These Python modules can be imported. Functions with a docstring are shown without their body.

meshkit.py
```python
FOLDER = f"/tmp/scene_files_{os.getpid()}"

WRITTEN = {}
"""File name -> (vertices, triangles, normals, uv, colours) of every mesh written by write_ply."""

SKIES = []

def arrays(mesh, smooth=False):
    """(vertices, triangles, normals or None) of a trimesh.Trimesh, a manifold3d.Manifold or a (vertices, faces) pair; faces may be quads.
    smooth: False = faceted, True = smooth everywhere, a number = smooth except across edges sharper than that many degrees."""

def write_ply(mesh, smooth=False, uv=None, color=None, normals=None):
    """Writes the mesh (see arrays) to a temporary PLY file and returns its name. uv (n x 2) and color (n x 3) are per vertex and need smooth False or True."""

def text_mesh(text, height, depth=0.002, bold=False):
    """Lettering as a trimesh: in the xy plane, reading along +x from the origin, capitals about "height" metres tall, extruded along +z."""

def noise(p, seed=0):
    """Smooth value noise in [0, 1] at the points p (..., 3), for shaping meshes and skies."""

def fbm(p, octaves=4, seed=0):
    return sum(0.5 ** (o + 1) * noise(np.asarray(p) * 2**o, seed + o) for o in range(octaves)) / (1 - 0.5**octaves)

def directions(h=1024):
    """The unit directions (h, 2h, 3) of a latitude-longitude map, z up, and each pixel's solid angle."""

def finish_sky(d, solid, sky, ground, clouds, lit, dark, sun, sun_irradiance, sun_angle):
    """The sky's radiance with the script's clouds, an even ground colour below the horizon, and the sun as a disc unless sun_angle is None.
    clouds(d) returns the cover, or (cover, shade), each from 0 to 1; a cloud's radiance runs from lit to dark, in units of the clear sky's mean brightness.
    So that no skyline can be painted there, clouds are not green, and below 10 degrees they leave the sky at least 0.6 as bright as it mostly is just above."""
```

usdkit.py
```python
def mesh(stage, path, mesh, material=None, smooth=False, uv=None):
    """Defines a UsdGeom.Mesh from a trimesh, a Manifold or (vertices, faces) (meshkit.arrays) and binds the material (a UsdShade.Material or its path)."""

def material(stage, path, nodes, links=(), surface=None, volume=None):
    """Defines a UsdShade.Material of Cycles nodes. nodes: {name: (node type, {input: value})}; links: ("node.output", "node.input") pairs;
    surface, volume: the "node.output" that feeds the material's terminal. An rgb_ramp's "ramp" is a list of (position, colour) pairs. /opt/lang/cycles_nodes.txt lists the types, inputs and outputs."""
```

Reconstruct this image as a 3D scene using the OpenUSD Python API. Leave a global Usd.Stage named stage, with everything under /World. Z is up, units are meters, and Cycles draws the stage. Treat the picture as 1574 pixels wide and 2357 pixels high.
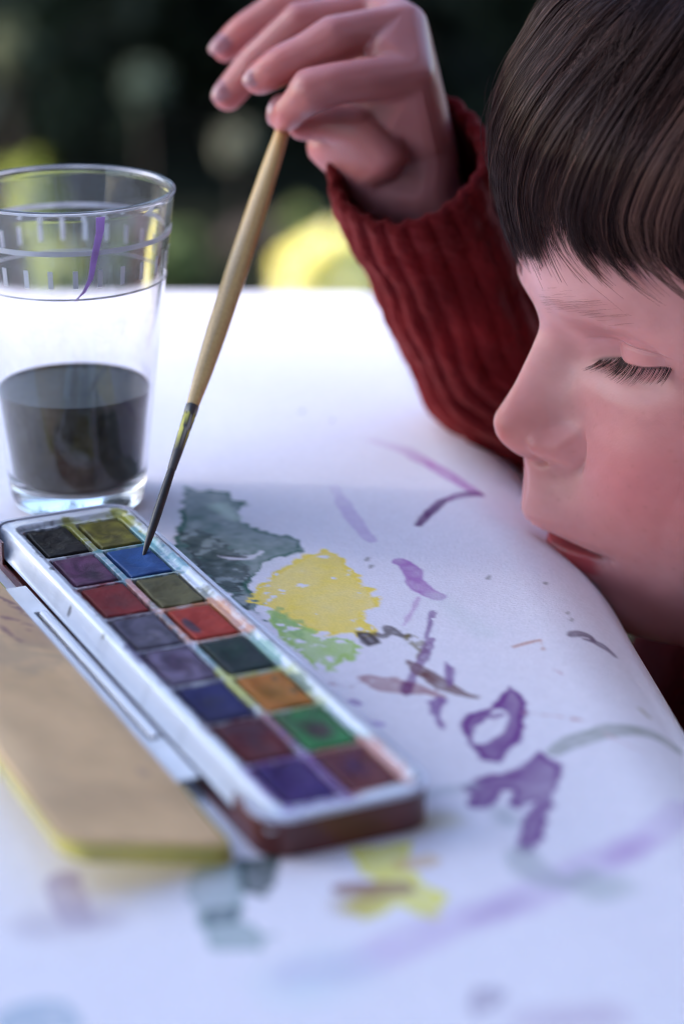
import math
import numpy as np, trimesh, manifold3d as m3, usdkit
import meshkit
from pxr import Usd, UsdGeom, UsdLux, UsdShade, Gf, Sdf, Vt

stage = Usd.Stage.CreateInMemory()
UsdGeom.SetStageUpAxis(stage, "Z"); UsdGeom.SetStageMetersPerUnit(stage, 1.0)
UsdGeom.Xform.Define(stage, "/World"); UsdGeom.Scope.Define(stage, "/World/Looks")
PI = math.pi
# ------------------------------------------------------------------ camera, sky, sun, exposure
CAM_H, PITCH, FPX = 0.265, 0.35944, 5600.0          # metres above the table top (z = 0), radians down, focal length in photo pixels
GROUND = -0.62
FOCUS, FSTOP, EXPOSURE = 0.692, 5.3, 1.97
SUN_TO = np.array([-0.80, 0.15, 0.58]); SUN_I, SUN_ANGLE = 0.80, 4.0
SKY_STRENGTH = 0.15
cam = UsdGeom.Camera.Define(stage, "/World/camera")
cam.CreateHorizontalApertureAttr(24.0); cam.CreateVerticalApertureAttr(24.0 * 2357 / 1574)
cam.CreateFocalLengthAttr(24.0 * FPX / 1574); cam.CreateFStopAttr(FSTOP); cam.CreateFocusDistanceAttr(FOCUS)
cam.CreateClippingRangeAttr(Gf.Vec2f(0.02, 500)); cam.CreateExposureAttr(EXPOSURE)
xf = UsdGeom.Xformable(cam)
xf.AddTranslateOp().Set(Gf.Vec3d(0, 0, CAM_H)); xf.AddRotateXOp().Set(90 - math.degrees(PITCH))
sun_dir = SUN_TO / np.linalg.norm(SUN_TO)
elev, rot = math.asin(sun_dir[2]), math.atan2(sun_dir[0], sun_dir[1])
dome = UsdLux.DomeLight.Define(stage, "/World/sky")
skymat = usdkit.material(stage, "/World/Looks/sky", {
    "s": ("sky_texture", {"sky_type": "single_scattering", "sun_disc": False, "sun_elevation": elev, "sun_rotation": rot, "altitude": 100.0, "air_density": 1.0, "aerosol_density": 0.8, "ozone_density": 1.6}),
    "b": ("background_shader", {"strength": SKY_STRENGTH})}, [("s.color", "b.color")], surface="b.background")
UsdShade.MaterialBindingAPI.Apply(dome.GetPrim()).Bind(skymat)
dome.GetPrim().SetCustomDataByKey("kind", "structure")
sun = UsdLux.DistantLight.Define(stage, "/World/sun")
sun.CreateIntensityAttr(SUN_I); sun.CreateAngleAttr(SUN_ANGLE); sun.CreateNormalizeAttr(True); sun.CreateColorAttr(Gf.Vec3f(1, 0.91, 0.83))
zq = Gf.Rotation(Gf.Vec3d(0, 0, 1), Gf.Vec3d(*map(float, sun_dir))).GetQuat()
UsdGeom.Xformable(sun).AddOrientOp().Set(Gf.Quatf(zq))

# ------------------------------------------------------------------ helpers
cp, sp = math.cos(PITCH), math.sin(PITCH)
FW, UPV, RT, C0 = np.array([0, cp, -sp]), np.array([0, sp, cp]), np.array([1.0, 0, 0]), np.array([0, 0, CAM_H])


def ray(x, y):
    return FW + RT * ((x - 787) / FPX) + UPV * ((1178.5 - y) / FPX)


def G(x, y, z=0.0):                 # the point of the level z seen at photo pixel (x, y)
    r = ray(x, y)
    return C0 + r * ((z - CAM_H) / r[2])


def D(x, y, d):                     # the point at depth d seen at photo pixel (x, y)
    return C0 + ray(x, y) * d


used = {}


def numbered(path):
    n = used.get(path, -1) + 1
    used[path] = n
    return path if n == 0 else f"{path}_{n:03d}"


def tag(p, label=None, cat=None, group=None, kind=None):
    p = p.GetPrim() if hasattr(p, "GetPrim") else p
    for k, v in (("label", label), ("category", cat), ("group", group), ("kind", kind)):
        if v:
            p.SetCustomDataByKey(k, v)
    return p


def thing(name, label, cat, loc=(0, 0, 0), group=None):
    x = UsdGeom.Xform.Define(stage, numbered("/World/" + name))
    x.AddTranslateOp().Set(Gf.Vec3d(*map(float, loc)))
    return tag(x, label, cat, group)


def obj(name, mesh, mat, parent=None, smooth=False, color=None):
    base = "/World" if parent is None else str(parent.GetPath())
    if parent is not None:           # meshes are made in world coordinates; the parent sits at its base
        loc = np.zeros(3); q = parent
        while q and str(q.GetPath()) not in ("/", "/World"):
            a = q.GetAttribute("xformOp:translate").Get() if q.GetAttribute("xformOp:translate") else None
            if a is not None:
                loc += np.array(a)
            q = q.GetParent()
    else:
        loc = np.zeros(3)
    v, f, n = meshkit.arrays(mesh, True if color is not None else smooth)
    m = UsdGeom.Mesh.Define(stage, numbered(base + "/" + name))
    m.CreatePointsAttr(Vt.Vec3fArray.FromNumpy((v - loc).astype(np.float32)))
    m.CreateFaceVertexCountsAttr(Vt.IntArray.FromNumpy(np.full(len(f), 3, np.int32)))
    m.CreateFaceVertexIndicesAttr(Vt.IntArray.FromNumpy(f.astype(np.int32).ravel()))
    m.CreateSubdivisionSchemeAttr("none")
    if n is not None:
        m.CreateNormalsAttr(Vt.Vec3fArray.FromNumpy(n.astype(np.float32))); m.SetNormalsInterpolation("vertex")
    if color is not None:
        UsdGeom.PrimvarsAPI(m).CreatePrimvar("paint", Sdf.ValueTypeNames.Color3fArray, "vertex").Set(Vt.Vec3fArray.FromNumpy(np.clip(color, 0, 1).astype(np.float32)))
    UsdShade.MaterialBindingAPI.Apply(m.GetPrim()).Bind(mat)
    return m.GetPrim()


def curves(name, strands, widths, mat, parent):
    loc = np.array(parent.GetAttribute("xformOp:translate").Get()) if parent.GetAttribute("xformOp:translate") else np.zeros(3)
    c = UsdGeom.BasisCurves.Define(stage, numbered(str(parent.GetPath()) + "/" + name))
    c.CreateTypeAttr("linear")
    c.CreatePointsAttr(Vt.Vec3fArray.FromNumpy((np.concatenate(strands) - loc).astype(np.float32)))
    c.CreateCurveVertexCountsAttr(Vt.IntArray.FromNumpy(np.array([len(s) for s in strands], np.int32)))
    c.CreateWidthsAttr(Vt.FloatArray.FromNumpy(np.concatenate(widths).astype(np.float32))); c.SetWidthsInterpolation("vertex")
    UsdShade.MaterialBindingAPI.Apply(c.GetPrim()).Bind(mat)
    return c.GetPrim()


def lin(r, g, b):
    c = np.array([r, g, b]) / 255.0
    return np.where(c < 0.04045, c / 12.92, ((c + 0.055) / 1.055) ** 2.4)


def paint_mat(name, rough=0.6, spec=0.3, bump=0.0, bscale=900.0, sss=0.0, mott=0.0, coat=0.0, sheen=0.0, srad=(1, .35, .2), sscale=0.002):
    nodes = {"a": ("attribute", {"attribute": "paint"}), "p": ("principled_bsdf", {"roughness": rough, "specular_ior_level": spec, "subsurface_weight": sss, "subsurface_radius": srad, "subsurface_scale": sscale, "coat_weight": coat, "sheen_weight": sheen})}
    links = [("a.color", "p.base_color")]
    if bump or mott:
        nodes["t"] = ("texture_coordinate", {}); nodes["n"] = ("noise_texture", {"scale": bscale, "detail": 3.0, "roughness": 0.6}); links.append(("t.object", "n.vector"))
    if bump:
        nodes["b"] = ("bump", {"strength": bump, "distance": 0.0004}); links += [("n.fac", "b.height"), ("b.normal", "p.normal")]
    if mott:
        nodes["r"] = ("map_range", {"from_min": 0.3, "from_max": 0.7, "to_min": 1 - mott, "to_max": 1 + mott * 0.5}); nodes["x"] = ("vector_math", {"math_type": "scale"})
        links = [l for l in links if l[1] != "p.base_color"] + [("n.fac", "r.value"), ("a.color", "x.vector1"), ("r.result", "x.scale"), ("x.vector", "p.base_color")]
    return usdkit.material(stage, "/World/Looks/" + name, nodes, links, surface="p.BSDF")


def plain(name, col, rough=0.5, spec=0.5, metal=0.0, var=0.25, scale=60.0, bump=0.0, sheen=0.0, coat=0.0, dist=0.0005):
    col = np.array(col, float)
    nodes = {"t": ("texture_coordinate", {}), "n": ("noise_texture", {"scale": scale, "detail": 4.0, "roughness": 0.6}),
             "r": ("rgb_ramp", {"ramp": [(0.3, tuple(np.clip(col * (1 - var), 0, 1))), (0.7, tuple(np.clip(col * (1 + var), 0, 1)))]}),
             "p": ("principled_bsdf", {"roughness": rough, "specular_ior_level": spec, "metallic": metal, "sheen_weight": sheen, "coat_weight": coat})}
    links = [("t.object", "n.vector"), ("n.fac", "r.fac"), ("r.color", "p.base_color")]
    if bump:
        nodes["b"] = ("bump", {"strength": bump, "distance": dist}); links += [("n.fac", "b.height"), ("b.normal", "p.normal")]
    return usdkit.material(stage, "/World/Looks/" + name, nodes, links, surface="p.BSDF")


def grid_faces(nr, nc, wrap=False):
    i, j = np.meshgrid(np.arange(nr - 1), np.arange(nc if wrap else nc - 1), indexing="ij")
    k = (j + 1) % nc
    return np.stack([i * nc + j, i * nc + k, (i + 1) * nc + k, (i + 1) * nc + j], -1).reshape(-1, 4)


def tri(m):
    v, f, _ = meshkit.arrays(m)
    return trimesh.Trimesh(v, f, process=False)


def cat(ms):
    return trimesh.util.concatenate([tri(m) for m in ms])


def bead(p, r, seg=20):
    return m3.Manifold.sphere(float(r), seg).translate(tuple(map(float, p)))


def chain(pts, rads, seg=20):       # hulls of neighbouring spheres, joined
    b = [bead(p, r, seg) for p, r in zip(pts, rads)]
    return m3.Manifold.batch_boolean([m3.Manifold.batch_hull([b[i], b[i + 1]]) for i in range(len(b) - 1)], m3.OpType.Add)


def smoothed(man, edge, its=20, lamb=0.5, nu=0.52):
    man = man.refine_to_length(edge)
    v, f, _ = meshkit.arrays(man)
    t = trimesh.Trimesh(v, f, process=True)
    trimesh.smoothing.filter_taubin(t, lamb=lamb, nu=nu, iterations=its)
    return t


def lathe(profile, n=96, cx=0.0, cy=0.0):
    pr = np.array(profile, float); a = np.arange(n) * 2 * PI / n
    v = np.stack([cx + pr[:, :1] * np.cos(a), cy + pr[:, :1] * np.sin(a), np.broadcast_to(pr[:, 1:], (len(pr), n))], -1).reshape(-1, 3)
    f = grid_faces(len(pr), n, True)
    return v, f[:, ::-1] if False else f


def fbm2(x, y, scale, seed=0, octaves=4):
    return meshkit.fbm(np.stack([np.ravel(x) * scale, np.ravel(y) * scale, np.zeros(np.size(x)) + seed * 7.3], -1), octaves, seed).reshape(np.shape(x))


def sst(a, b, x):
    t = np.clip((x - a) / (b - a), 0, 1)
    return t * t * (3 - 2 * t)


def spline(pts, n):
    p = np.array(pts, float)
    from scipy.interpolate import PchipInterpolator, CubicSpline
    t = np.r_[0, np.cumsum(np.linalg.norm(np.diff(p, axis=0), axis=1))]
    return CubicSpline(t, p)(np.linspace(0, t[-1], n))


DS = 1574 / 1568.0                   # the photograph was read at 1568 pixels width
GP = lambda pts, z=0.0: np.array([G(x * DS, y * DS, z)[:2] for x, y in pts])
K = 0.265 / 0.30

# ------------------------------------------------------------------ table and paper
R_PAPER = 0.040                      # the sheet bends down over the right edge with this radius
sil = np.array([G(x, y, -0.52 * R_PAPER)[:2] for x, y in ((1574, 1687), (1510, 1575), (1457, 1486), (1419, 1417), (1381, 1370), (1342, 1338), (1306, 1302), (1279, 1252), (1208, 1087))])
EC = np.polyfit(sil[:, 1], sil[:, 0], 1)
from scipy.interpolate import PchipInterpolator as PC
_o = np.argsort(sil[:, 1]); _r = PC(sil[_o, 1], (sil[:, 0] - np.polyval(EC, sil[:, 1]))[_o])
xs_edge = lambda y: np.polyval(EC, y) + _r(np.clip(y, sil[:, 1].min(), sil[:, 1].max())) - 0.88 * R_PAPER      # where the flat part ends
Y0, Y1 = -0.25, G(620, 671)[1]
ys = np.r_[np.arange(Y0, 0.40, 0.02), np.arange(0.40, 0.90, 0.0008), np.arange(0.90, Y1, 0.008), Y1]
s_in = np.r_[np.arange(-0.60, -0.235, 0.02), np.arange(-0.235, 0.0, 0.00055)]
arc = np.linspace(0, R_PAPER * 1.25, 90)
s_all = np.r_[s_in, arc, arc[-1] + np.array([0.03, 0.06])]
Yg, Sg = np.meshgrid(ys, s_all, indexing="ij")
th = np.clip(Sg / R_PAPER, 0, 1.25)
ext = np.maximum(Sg - arc[-1], 0)
Xg = xs_edge(Yg) + np.where(Sg < 0, Sg, R_PAPER * np.sin(th) + ext * math.cos(1.25))
Zg = np.where(Sg < 0, 0, -R_PAPER * (1 - np.cos(th)) - ext * math.sin(1.25))
Ug = xs_edge(Yg) + Sg                # unrolled position, for the paint
Zg = Zg + ((fbm2(Ug, Yg, 9, 3, 3) - 0.5) * 0.0016 - 0.0005 * np.abs(np.sin(14 * Ug + 6 * fbm2(Ug, Yg, 5, 4, 2))) ** 12) * sst(0, 0.05, -Sg + 0.05)
PAPER = np.array([0.80, 0.765, 0.85])
col = np.ones(Ug.shape + (3,)) * PAPER
sub = (Yg > 0.34) & (Yg < 0.98) & (Ug > -0.30)
px, py = Ug[sub], Yg[sub]
acc = col[sub]
# unrolled point of a photo pixel that lies on the bent part
nz = {s: fbm2(px, py, s, 11 + i, 3) - 0.5 for i, s in enumerate((60, 180, 420))}
grain = fbm2(px, py, 900, 5, 2) - 0.5


def seg_dist(pts, wid):
    d = np.full(px.shape, 1e9); tt = np.zeros(px.shape)
    pts = np.array(pts)
    L = np.r_[0, np.cumsum(np.linalg.norm(np.diff(pts, axis=0), axis=1))]
    for i in range(len(pts) - 1):
        a, b = pts[i], pts[i + 1]
        e = b - a; l2 = e @ e
        h = np.clip(((px - a[0]) * e[0] + (py - a[1]) * e[1]) / l2, 0, 1)
        w = wid[i] + (wid[i + 1] - wid[i]) * h
        q = np.hypot(px - a[0] - h * e[0], py - a[1] - h * e[1]) - w / 2
        m = q < d
        d[m] = q[m]; tt[m] = ((L[i] + h * (L[i + 1] - L[i])) / L[-1])[m]
    return d, tt


def poly_dist(pts):
    pts = np.array(pts); n = len(pts)
    d = np.full(px.shape, 1e9); ins = np.zeros(px.shape, bool)
    for i in range(n):
        a, b = pts[i], pts[(i + 1) % n]
        e = b - a
        h = np.clip(((px - a[0]) * e[0] + (py - a[1]) * e[1]) / (e @ e), 0, 1)
        d = np.minimum(d, np.hypot(px - a[0] - h * e[0], py - a[1] - h * e[1]))
        cr = (a[1] > py) != (b[1] > py)
        ins ^= cr & (px < (b[0] - a[0]) * (py - a[1]) / (b[1] - a[1] + 1e-15) + a[0])
    return np.where(ins, -d, d)


def lay(mask, c, strength=1.0):      # a wash of watercolour: stains the paper, thinner where the mask is low
    global acc
    m = np.clip(mask * strength, 0, 1)[:, None]
    acc = acc * (1 - m) + np.asarray(c) * m


def stroke(pts, w, c, strength=0.9, soft=0.0006, rough=0.0012, dry=0.0, curve=True, fade=(0, 0)):
    p = GP(pts); wid = np.broadcast_to(np.asarray(w, float), (len(p),)) * 0.00066
    if curve and len(p) > 2:
        q = spline(p, 6 * len(p)); wid = np.interp(np.linspace(0, 1, len(q)), np.linspace(0, 1, len(p)), wid); p = q
    d, t = seg_dist(p, wid)
    m = 1 - sst(-soft, soft, d + nz[420] * 0.9 * rough + nz[180] * 2.2 * rough)
    if dry:
        m = m * sst(dry - 0.08, dry + 0.08, 0.55 + nz[420] * 1.3 + grain * 0.8)
    m = m * (1 - fade[0] * (1 - sst(0, 0.5, t))) * (1 - fade[1] * sst(0.5, 1, t))
    m = m * (0.84 + nz[180] * 0.9 + nz[420] * 0.4 + 0.12 * sst(-0.0012, -0.0003, d))
    lay(m, c, strength)


def blot(pts, c, strength=0.9, soft=0.0008, rough=0.003, dry=0.0, tone=0.5):
    d = poly_dist(GP(pts))
    m = 1 - sst(-soft, soft, d + nz[180] * 2.2 * rough + nz[420] * rough * 0.7)
    if dry:
        m = m * sst(dry - 0.05, dry + 0.05, 0.55 + nz[180] * 1.3 + nz[420] * 0.7)
    m = m * (0.98 - tone * 0.45 + nz[60] * tone * 1.5 + nz[180] * tone * 1.1 + nz[420] * tone * 0.5 + 0.28 * sst(-0.0020, -0.0004, d))
    lay(m, c, strength)


def ink(r, g, b):                    # what the photo shows of a paint on this paper, back to the paint's own colour
    return lin(r, g, b) / np.array([0.68, 0.63, 0.90]) * PAPER


VIOLET, LILAC, TEAL, DUSK = ink(106, 54, 140), ink(178, 136, 202), ink(54, 94, 92), ink(36, 38, 50)
stroke([(430, 1180), (520, 1210), (600, 1290)], 12, ink(150, 160, 185), 0.35, soft=0.01)
blot([(428, 1118), (520, 1128), (560, 1155), (545, 1190), (600, 1222), (692, 1240), (686, 1268), (622, 1285), (600, 1312), (560, 1342), (592, 1380), (612, 1430), (560, 1400), (470, 1330), (395, 1262), (418, 1200), (415, 1150)], TEAL, 0.95, rough=0.004, tone=0.5)
blot([(405, 1220), (470, 1215), (520, 1250), (560, 1275), (570, 1320), (545, 1350), (600, 1420), (550, 1395), (460, 1310)], DUSK, 0.75, rough=0.006, dry=0.42, tone=0.8)
stroke([(500, 1275), (560, 1282), (600, 1268)], [2, 5, 2], PAPER, 0.9, rough=0.002)
stroke([(505, 1276), (560, 1280)], [2, 2.5], DUSK, 0.9)
stroke([(540, 1190), (500, 1160)], [5, 9], ink(190, 205, 215), 0.7, soft=0.002)
blot([(700, 1278), (750, 1262), (792, 1280), (800, 1310), (850, 1350), (872, 1392), (838, 1402), (828, 1425), (862, 1452), (800, 1455), (740, 1452), (700, 1440), (640, 1422), (578, 1380), (600, 1340), (640, 1312)], ink(228, 200, 108), 1.0, rough=0.0045, dry=0.27, tone=0.22)
blot([(600, 1395), (640, 1400), (700, 1440), (760, 1462), (822, 1470), (812, 1532), (790, 1502), (770, 1536), (730, 1530), (690, 1502), (640, 1455)], ink(160, 186, 122), 0.95, rough=0.004, dry=0.36, tone=0.4)
blot([(600, 1390), (650, 1395), (690, 1420), (700, 1470), (650, 1450)], ink(130, 165, 120), 0.6, rough=0.005, dry=0.4)
blot([(815, 1448), (850, 1452), (872, 1472), (845, 1478)], ink(58, 46, 58), 0.95, rough=0.0015)
stroke([(865, 1452), (885, 1455), (893, 1438), (912, 1452), (935, 1455)], [3, 4, 4, 5, 3], ink(72, 58, 70), 0.9, rough=0.0016)
stroke([(935, 1455), (955, 1470), (970, 1490), (965, 1505)], [4, 5, 4, 4], ink(110, 96, 50), 0.85, rough=0.002, dry=0.4)
stroke([(960, 1370), (945, 1400), (925, 1432)], [1.6, 2, 1], LILAC, 0.75, rough=0.001)
stroke([(992, 1402), (985, 1430), (978, 1460)], [3.2, 2.6, 2.2], VIOLET, 0.8, rough=0.001, dry=0.25)
stroke([(990, 1462), (972, 1500), (955, 1530), (935, 1585)], [3, 4, 3, 3.6], ink(120, 80, 150), 0.9, rough=0.0012)
stroke([(836, 1552), (870, 1562), (920, 1572), (1010, 1592)], [7, 13, 9, 5], ink(150, 102, 122), 0.8, rough=0.0022, dry=0.2)
stroke([(935, 1512), (980, 1545), (1040, 1578), (1095, 1597)], [2, 8, 8, 2], ink(104, 66, 78), 0.92, rough=0.0014)
blot([(1022, 1515), (1036, 1528), (1042, 1560), (1030, 1572), (1020, 1550)], ink(118, 78, 152), 0.92, rough=0.0012)
blot([(975, 1605), (1005, 1590), (1025, 1600), (1008, 1625), (1018, 1668), (1003, 1660), (992, 1622)], ink(122, 84, 158), 0.9, rough=0.0016)
blot([(922, 1560), (948, 1562), (945, 1582), (930, 1592), (918, 1580)], ink(110, 62, 118), 0.9, rough=0.0012)
stroke([(760, 1565), (795, 1572), (825, 1562)], 3, ink(150, 110, 140), 0.7, rough=0.0015, dry=0.4)
stroke([(808, 1605), (822, 1612)], 4, ink(140, 110, 180), 0.8); stroke([(840, 1650), (872, 1660)], 4, ink(150, 125, 200), 0.8, dry=0.3)
# the round letter
blot([(1165, 1568), (1192, 1588), (1204, 1612), (1196, 1645), (1203, 1662), (1190, 1690), (1168, 1722), (1145, 1745), (1108, 1738), (1080, 1706), (1066, 1680), (1058, 1655), (1075, 1632), (1120, 1622), (1148, 1600)], VIOLET, 0.98, rough=0.0016, tone=0.3)
blot([(1084, 1682), (1096, 1660), (1120, 1640), (1132, 1622), (1150, 1622), (1166, 1640), (1158, 1662), (1140, 1682), (1110, 1700), (1088, 1702)], PAPER, 0.95, rough=0.0012, tone=0.0)
stroke([(1128, 1640), (1146, 1636)], 4, VIOLET, 0.8)
# the pointed letter
blot([(1050, 1800), (1088, 1784), (1150, 1770), (1205, 1740), (1236, 1722), (1262, 1740), (1286, 1755), (1282, 1800), (1262, 1850), (1240, 1912), (1222, 1948), (1198, 1958), (1184, 1942), (1200, 1880), (1226, 1832), (1206, 1840), (1186, 1850), (1172, 1838), (1180, 1806), (1150, 1812), (1118, 1856), (1070, 1850), (1082, 1822)], VIOLET, 0.96, rough=0.0022, dry=0.16, tone=0.35)
stroke([(980, 1822), (1040, 1806), (1090, 1796)], [4, 7, 4], ink(172, 175, 205), 0.7, soft=0.002)
stroke([(1150, 1860), (1165, 1880)], 9, ink(165, 168, 198), 0.7, soft=0.002)
stroke([(1272, 1722), (1330, 1692), (1400, 1672), (1500, 1656), (1560, 1664)], [6, 10, 10, 9, 8], ink(148, 150, 166), 0.9, rough=0.001)
stroke([(1385, 1680), (1430, 1698), (1480, 1715)], 1.0, ink(190, 150, 175), 0.6)
# the hook strokes
stroke([(855, 1010), (930, 1032), (1010, 1078), (1062, 1110), (1094, 1127)], [7, 8, 8, 8, 7], ink(182, 136, 205), 0.95, rough=0.001, fade=(0.75, 0), curve=False)
stroke([(1094, 1127), (1050, 1138), (1012, 1152), (985, 1178), (960, 1207)], [7, 6, 5, 5.5, 3], ink(128, 84, 150), 0.95, rough=0.0008, curve=False)
stroke([(1018, 1150), (985, 1178), (960, 1207)], [3, 5, 3], ink(84, 50, 100), 0.8, rough=0.0008, curve=False)
stroke([(768, 1118), (790, 1162), (820, 1206), (852, 1242)], [4, 7, 7, 5], ink(186, 164, 222), 0.85, rough=0.001, fade=(0.6, 0))
stroke([(918, 1290), (940, 1304), (950, 1330), (972, 1354), (1004, 1368)], [8, 9, 8, 9, 7], ink(160, 112, 192), 0.95, rough=0.001)
stroke([(1006, 1370), (1050, 1405), (1110, 1450)], 8, ink(196, 200, 228), 0.5, soft=0.004)
stroke([(1306, 1452), (1325, 1443), (1345, 1440), (1362, 1446)], [2, 5, 6, 3], ink(88, 66, 100), 0.95, rough=0.0008)
stroke([(1342, 1452), (1375, 1452), (1418, 1467)], [2, 6, 1.5], ink(92, 72, 112), 0.95, rough=0.0008)
stroke([(1178, 1482), (1210, 1473), (1238, 1467)], [1.5, 2, 1.5], ink(176, 118, 112), 0.95, rough=0.0004)
stroke([(1238, 1467), (1246, 1488)], [0.8, 0.3], ink(186, 138, 140), 0.9)
stroke([(1200, 1632), (1270, 1640), (1335, 1648)], [0.8, 1.2, 0.8], ink(188, 150, 175), 0.8, dry=0.45)
stroke([(1310, 1646), (1342, 1652)], [3, 2], ink(178, 130, 150), 0.8, dry=0.4)
stroke([(1270, 1535), (1290, 1545)], 1.2, ink(178, 130, 160), 0.8)
stroke([(1478, 1596), (1495, 1606)], 3, ink(150, 142, 140), 0.8)
for q in ((1118, 1325), (1302, 1395), (1310, 1412), (840, 1288), (848, 1306), (690, 945), (760, 966), (1250, 1330)):
    stroke([q, (q[0] + 4, q[1] - 6)], 1.2, ink(90, 85, 95), 0.7)
# near the camera
blot([(800, 1945), (945, 1930), (935, 1990), (962, 2018), (1018, 2060), (992, 2115), (930, 2085), (832, 2108), (788, 2090), (842, 2040), (825, 2000)], ink(216, 206, 112), 0.95, tone=0.25)
stroke([(790, 2040), (850, 2042), (925, 2040)], [9, 12, 8], ink(132, 90, 108), 0.85)
stroke([(930, 1985), (980, 1975)], 9, ink(200, 165, 130), 0.7); stroke([(815, 2080), (830, 2065)], 14, ink(160, 135, 105), 0.75, soft=0.004)
stroke([(925, 1892), (1015, 1880)], 12, ink(190, 175, 150), 0.7, soft=0.004)
blot([(428, 1985), (560, 1980), (560, 2060), (540, 2110), (620, 2148), (590, 2182), (480, 2182), (458, 2110), (428, 2060)], ink(132, 152, 172), 0.85, tone=0.5)
blot([(545, 1975), (632, 1965), (640, 2025), (600, 2060), (555, 2050)], ink(52, 72, 80), 0.9)
blot([(470, 2090), (540, 2085), (545, 2118), (480, 2125)], ink(72, 92, 112), 0.8)
stroke([(692, 2235), (860, 2200), (1000, 2135), (1180, 2072), (1335, 1992), (1460, 1930), (1566, 1836)], [16, 18, 16, 16, 16, 14, 10], ink(190, 170, 226), 0.7, soft=0.003, rough=0.002)
stroke([(1405, 1966), (1440, 1945), (1475, 1922)], [6, 11, 6], ink(168, 134, 204), 0.6, soft=0.003); stroke([(1090, 2112), (1140, 2088), (1195, 2060)], [6, 11, 6], ink(172, 150, 208), 0.7, soft=0.003)
stroke([(1198, 1955), (1232, 2002), (1290, 2022), (1345, 2000)], [10, 13, 11, 8], ink(158, 162, 188), 0.8, soft=0.002)
stroke([(1370, 2040), (1400, 2028)], 14, ink(170, 175, 198), 0.8, soft=0.004)
blot([(1085, 2270), (1140, 2260), (1160, 2290), (1120, 2320), (1100, 2348), (1075, 2330)], ink(150, 138, 180), 0.8); stroke([(1230, 2345), (1390, 2330)], 12, ink(180, 160, 205), 0.7, soft=0.004)
blot([(0, 2330), (60, 2300), (160, 2300), (170, 2357), (0, 2400)], ink(120, 150, 192), 0.8)
stroke([(150, 2020), (160, 2075), (185, 2110)], 12, ink(165, 148, 196), 0.85); stroke([(90, 2125), (225, 2110)], 16, ink(180, 170, 208), 0.7, soft=0.004)
stroke([(690, 2260), (760, 2230)], 22, ink(180, 200, 232), 0.5, soft=0.008)
acc = acc * (1 + (nz[420] * 0.05 + grain * 0.10)[:, None])
col[sub] = acc

M_PAPER = paint_mat("paper", rough=0.7, spec=0.12, bump=0.5, bscale=1100.0, mott=0.05)
table = thing("table", "white paper covered garden table under the paint box and glass", "table", (-0.2, 0.4, GROUND))
M_WOOD = plain("table_wood", (0.42, 0.27, 0.17), 0.55, 0.4, var=0.3, scale=18, bump=0.2)
yc = [Y0 + 0.01, Y1 - 0.004]
poly = np.array([[-0.66, yc[0]], [xs_edge(yc[0]), yc[0]], [xs_edge(yc[1]), yc[1]], [-0.60 + xs_edge(yc[1]), yc[1]]])
top = m3.Manifold.extrude(m3.CrossSection([poly]), 0.024).translate((0, 0, -0.0255))
obj("tabletop", top, M_WOOD, table)
for qx, qy in ((-0.55, -0.15), (0.03, -0.15), (-0.55, 0.86), (-0.02, 0.86)):
    obj("leg", chain([(qx, qy, -0.03), (qx, qy, GROUND + 0.016)], [0.024, 0.016]), M_WOOD, table, 40)
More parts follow.
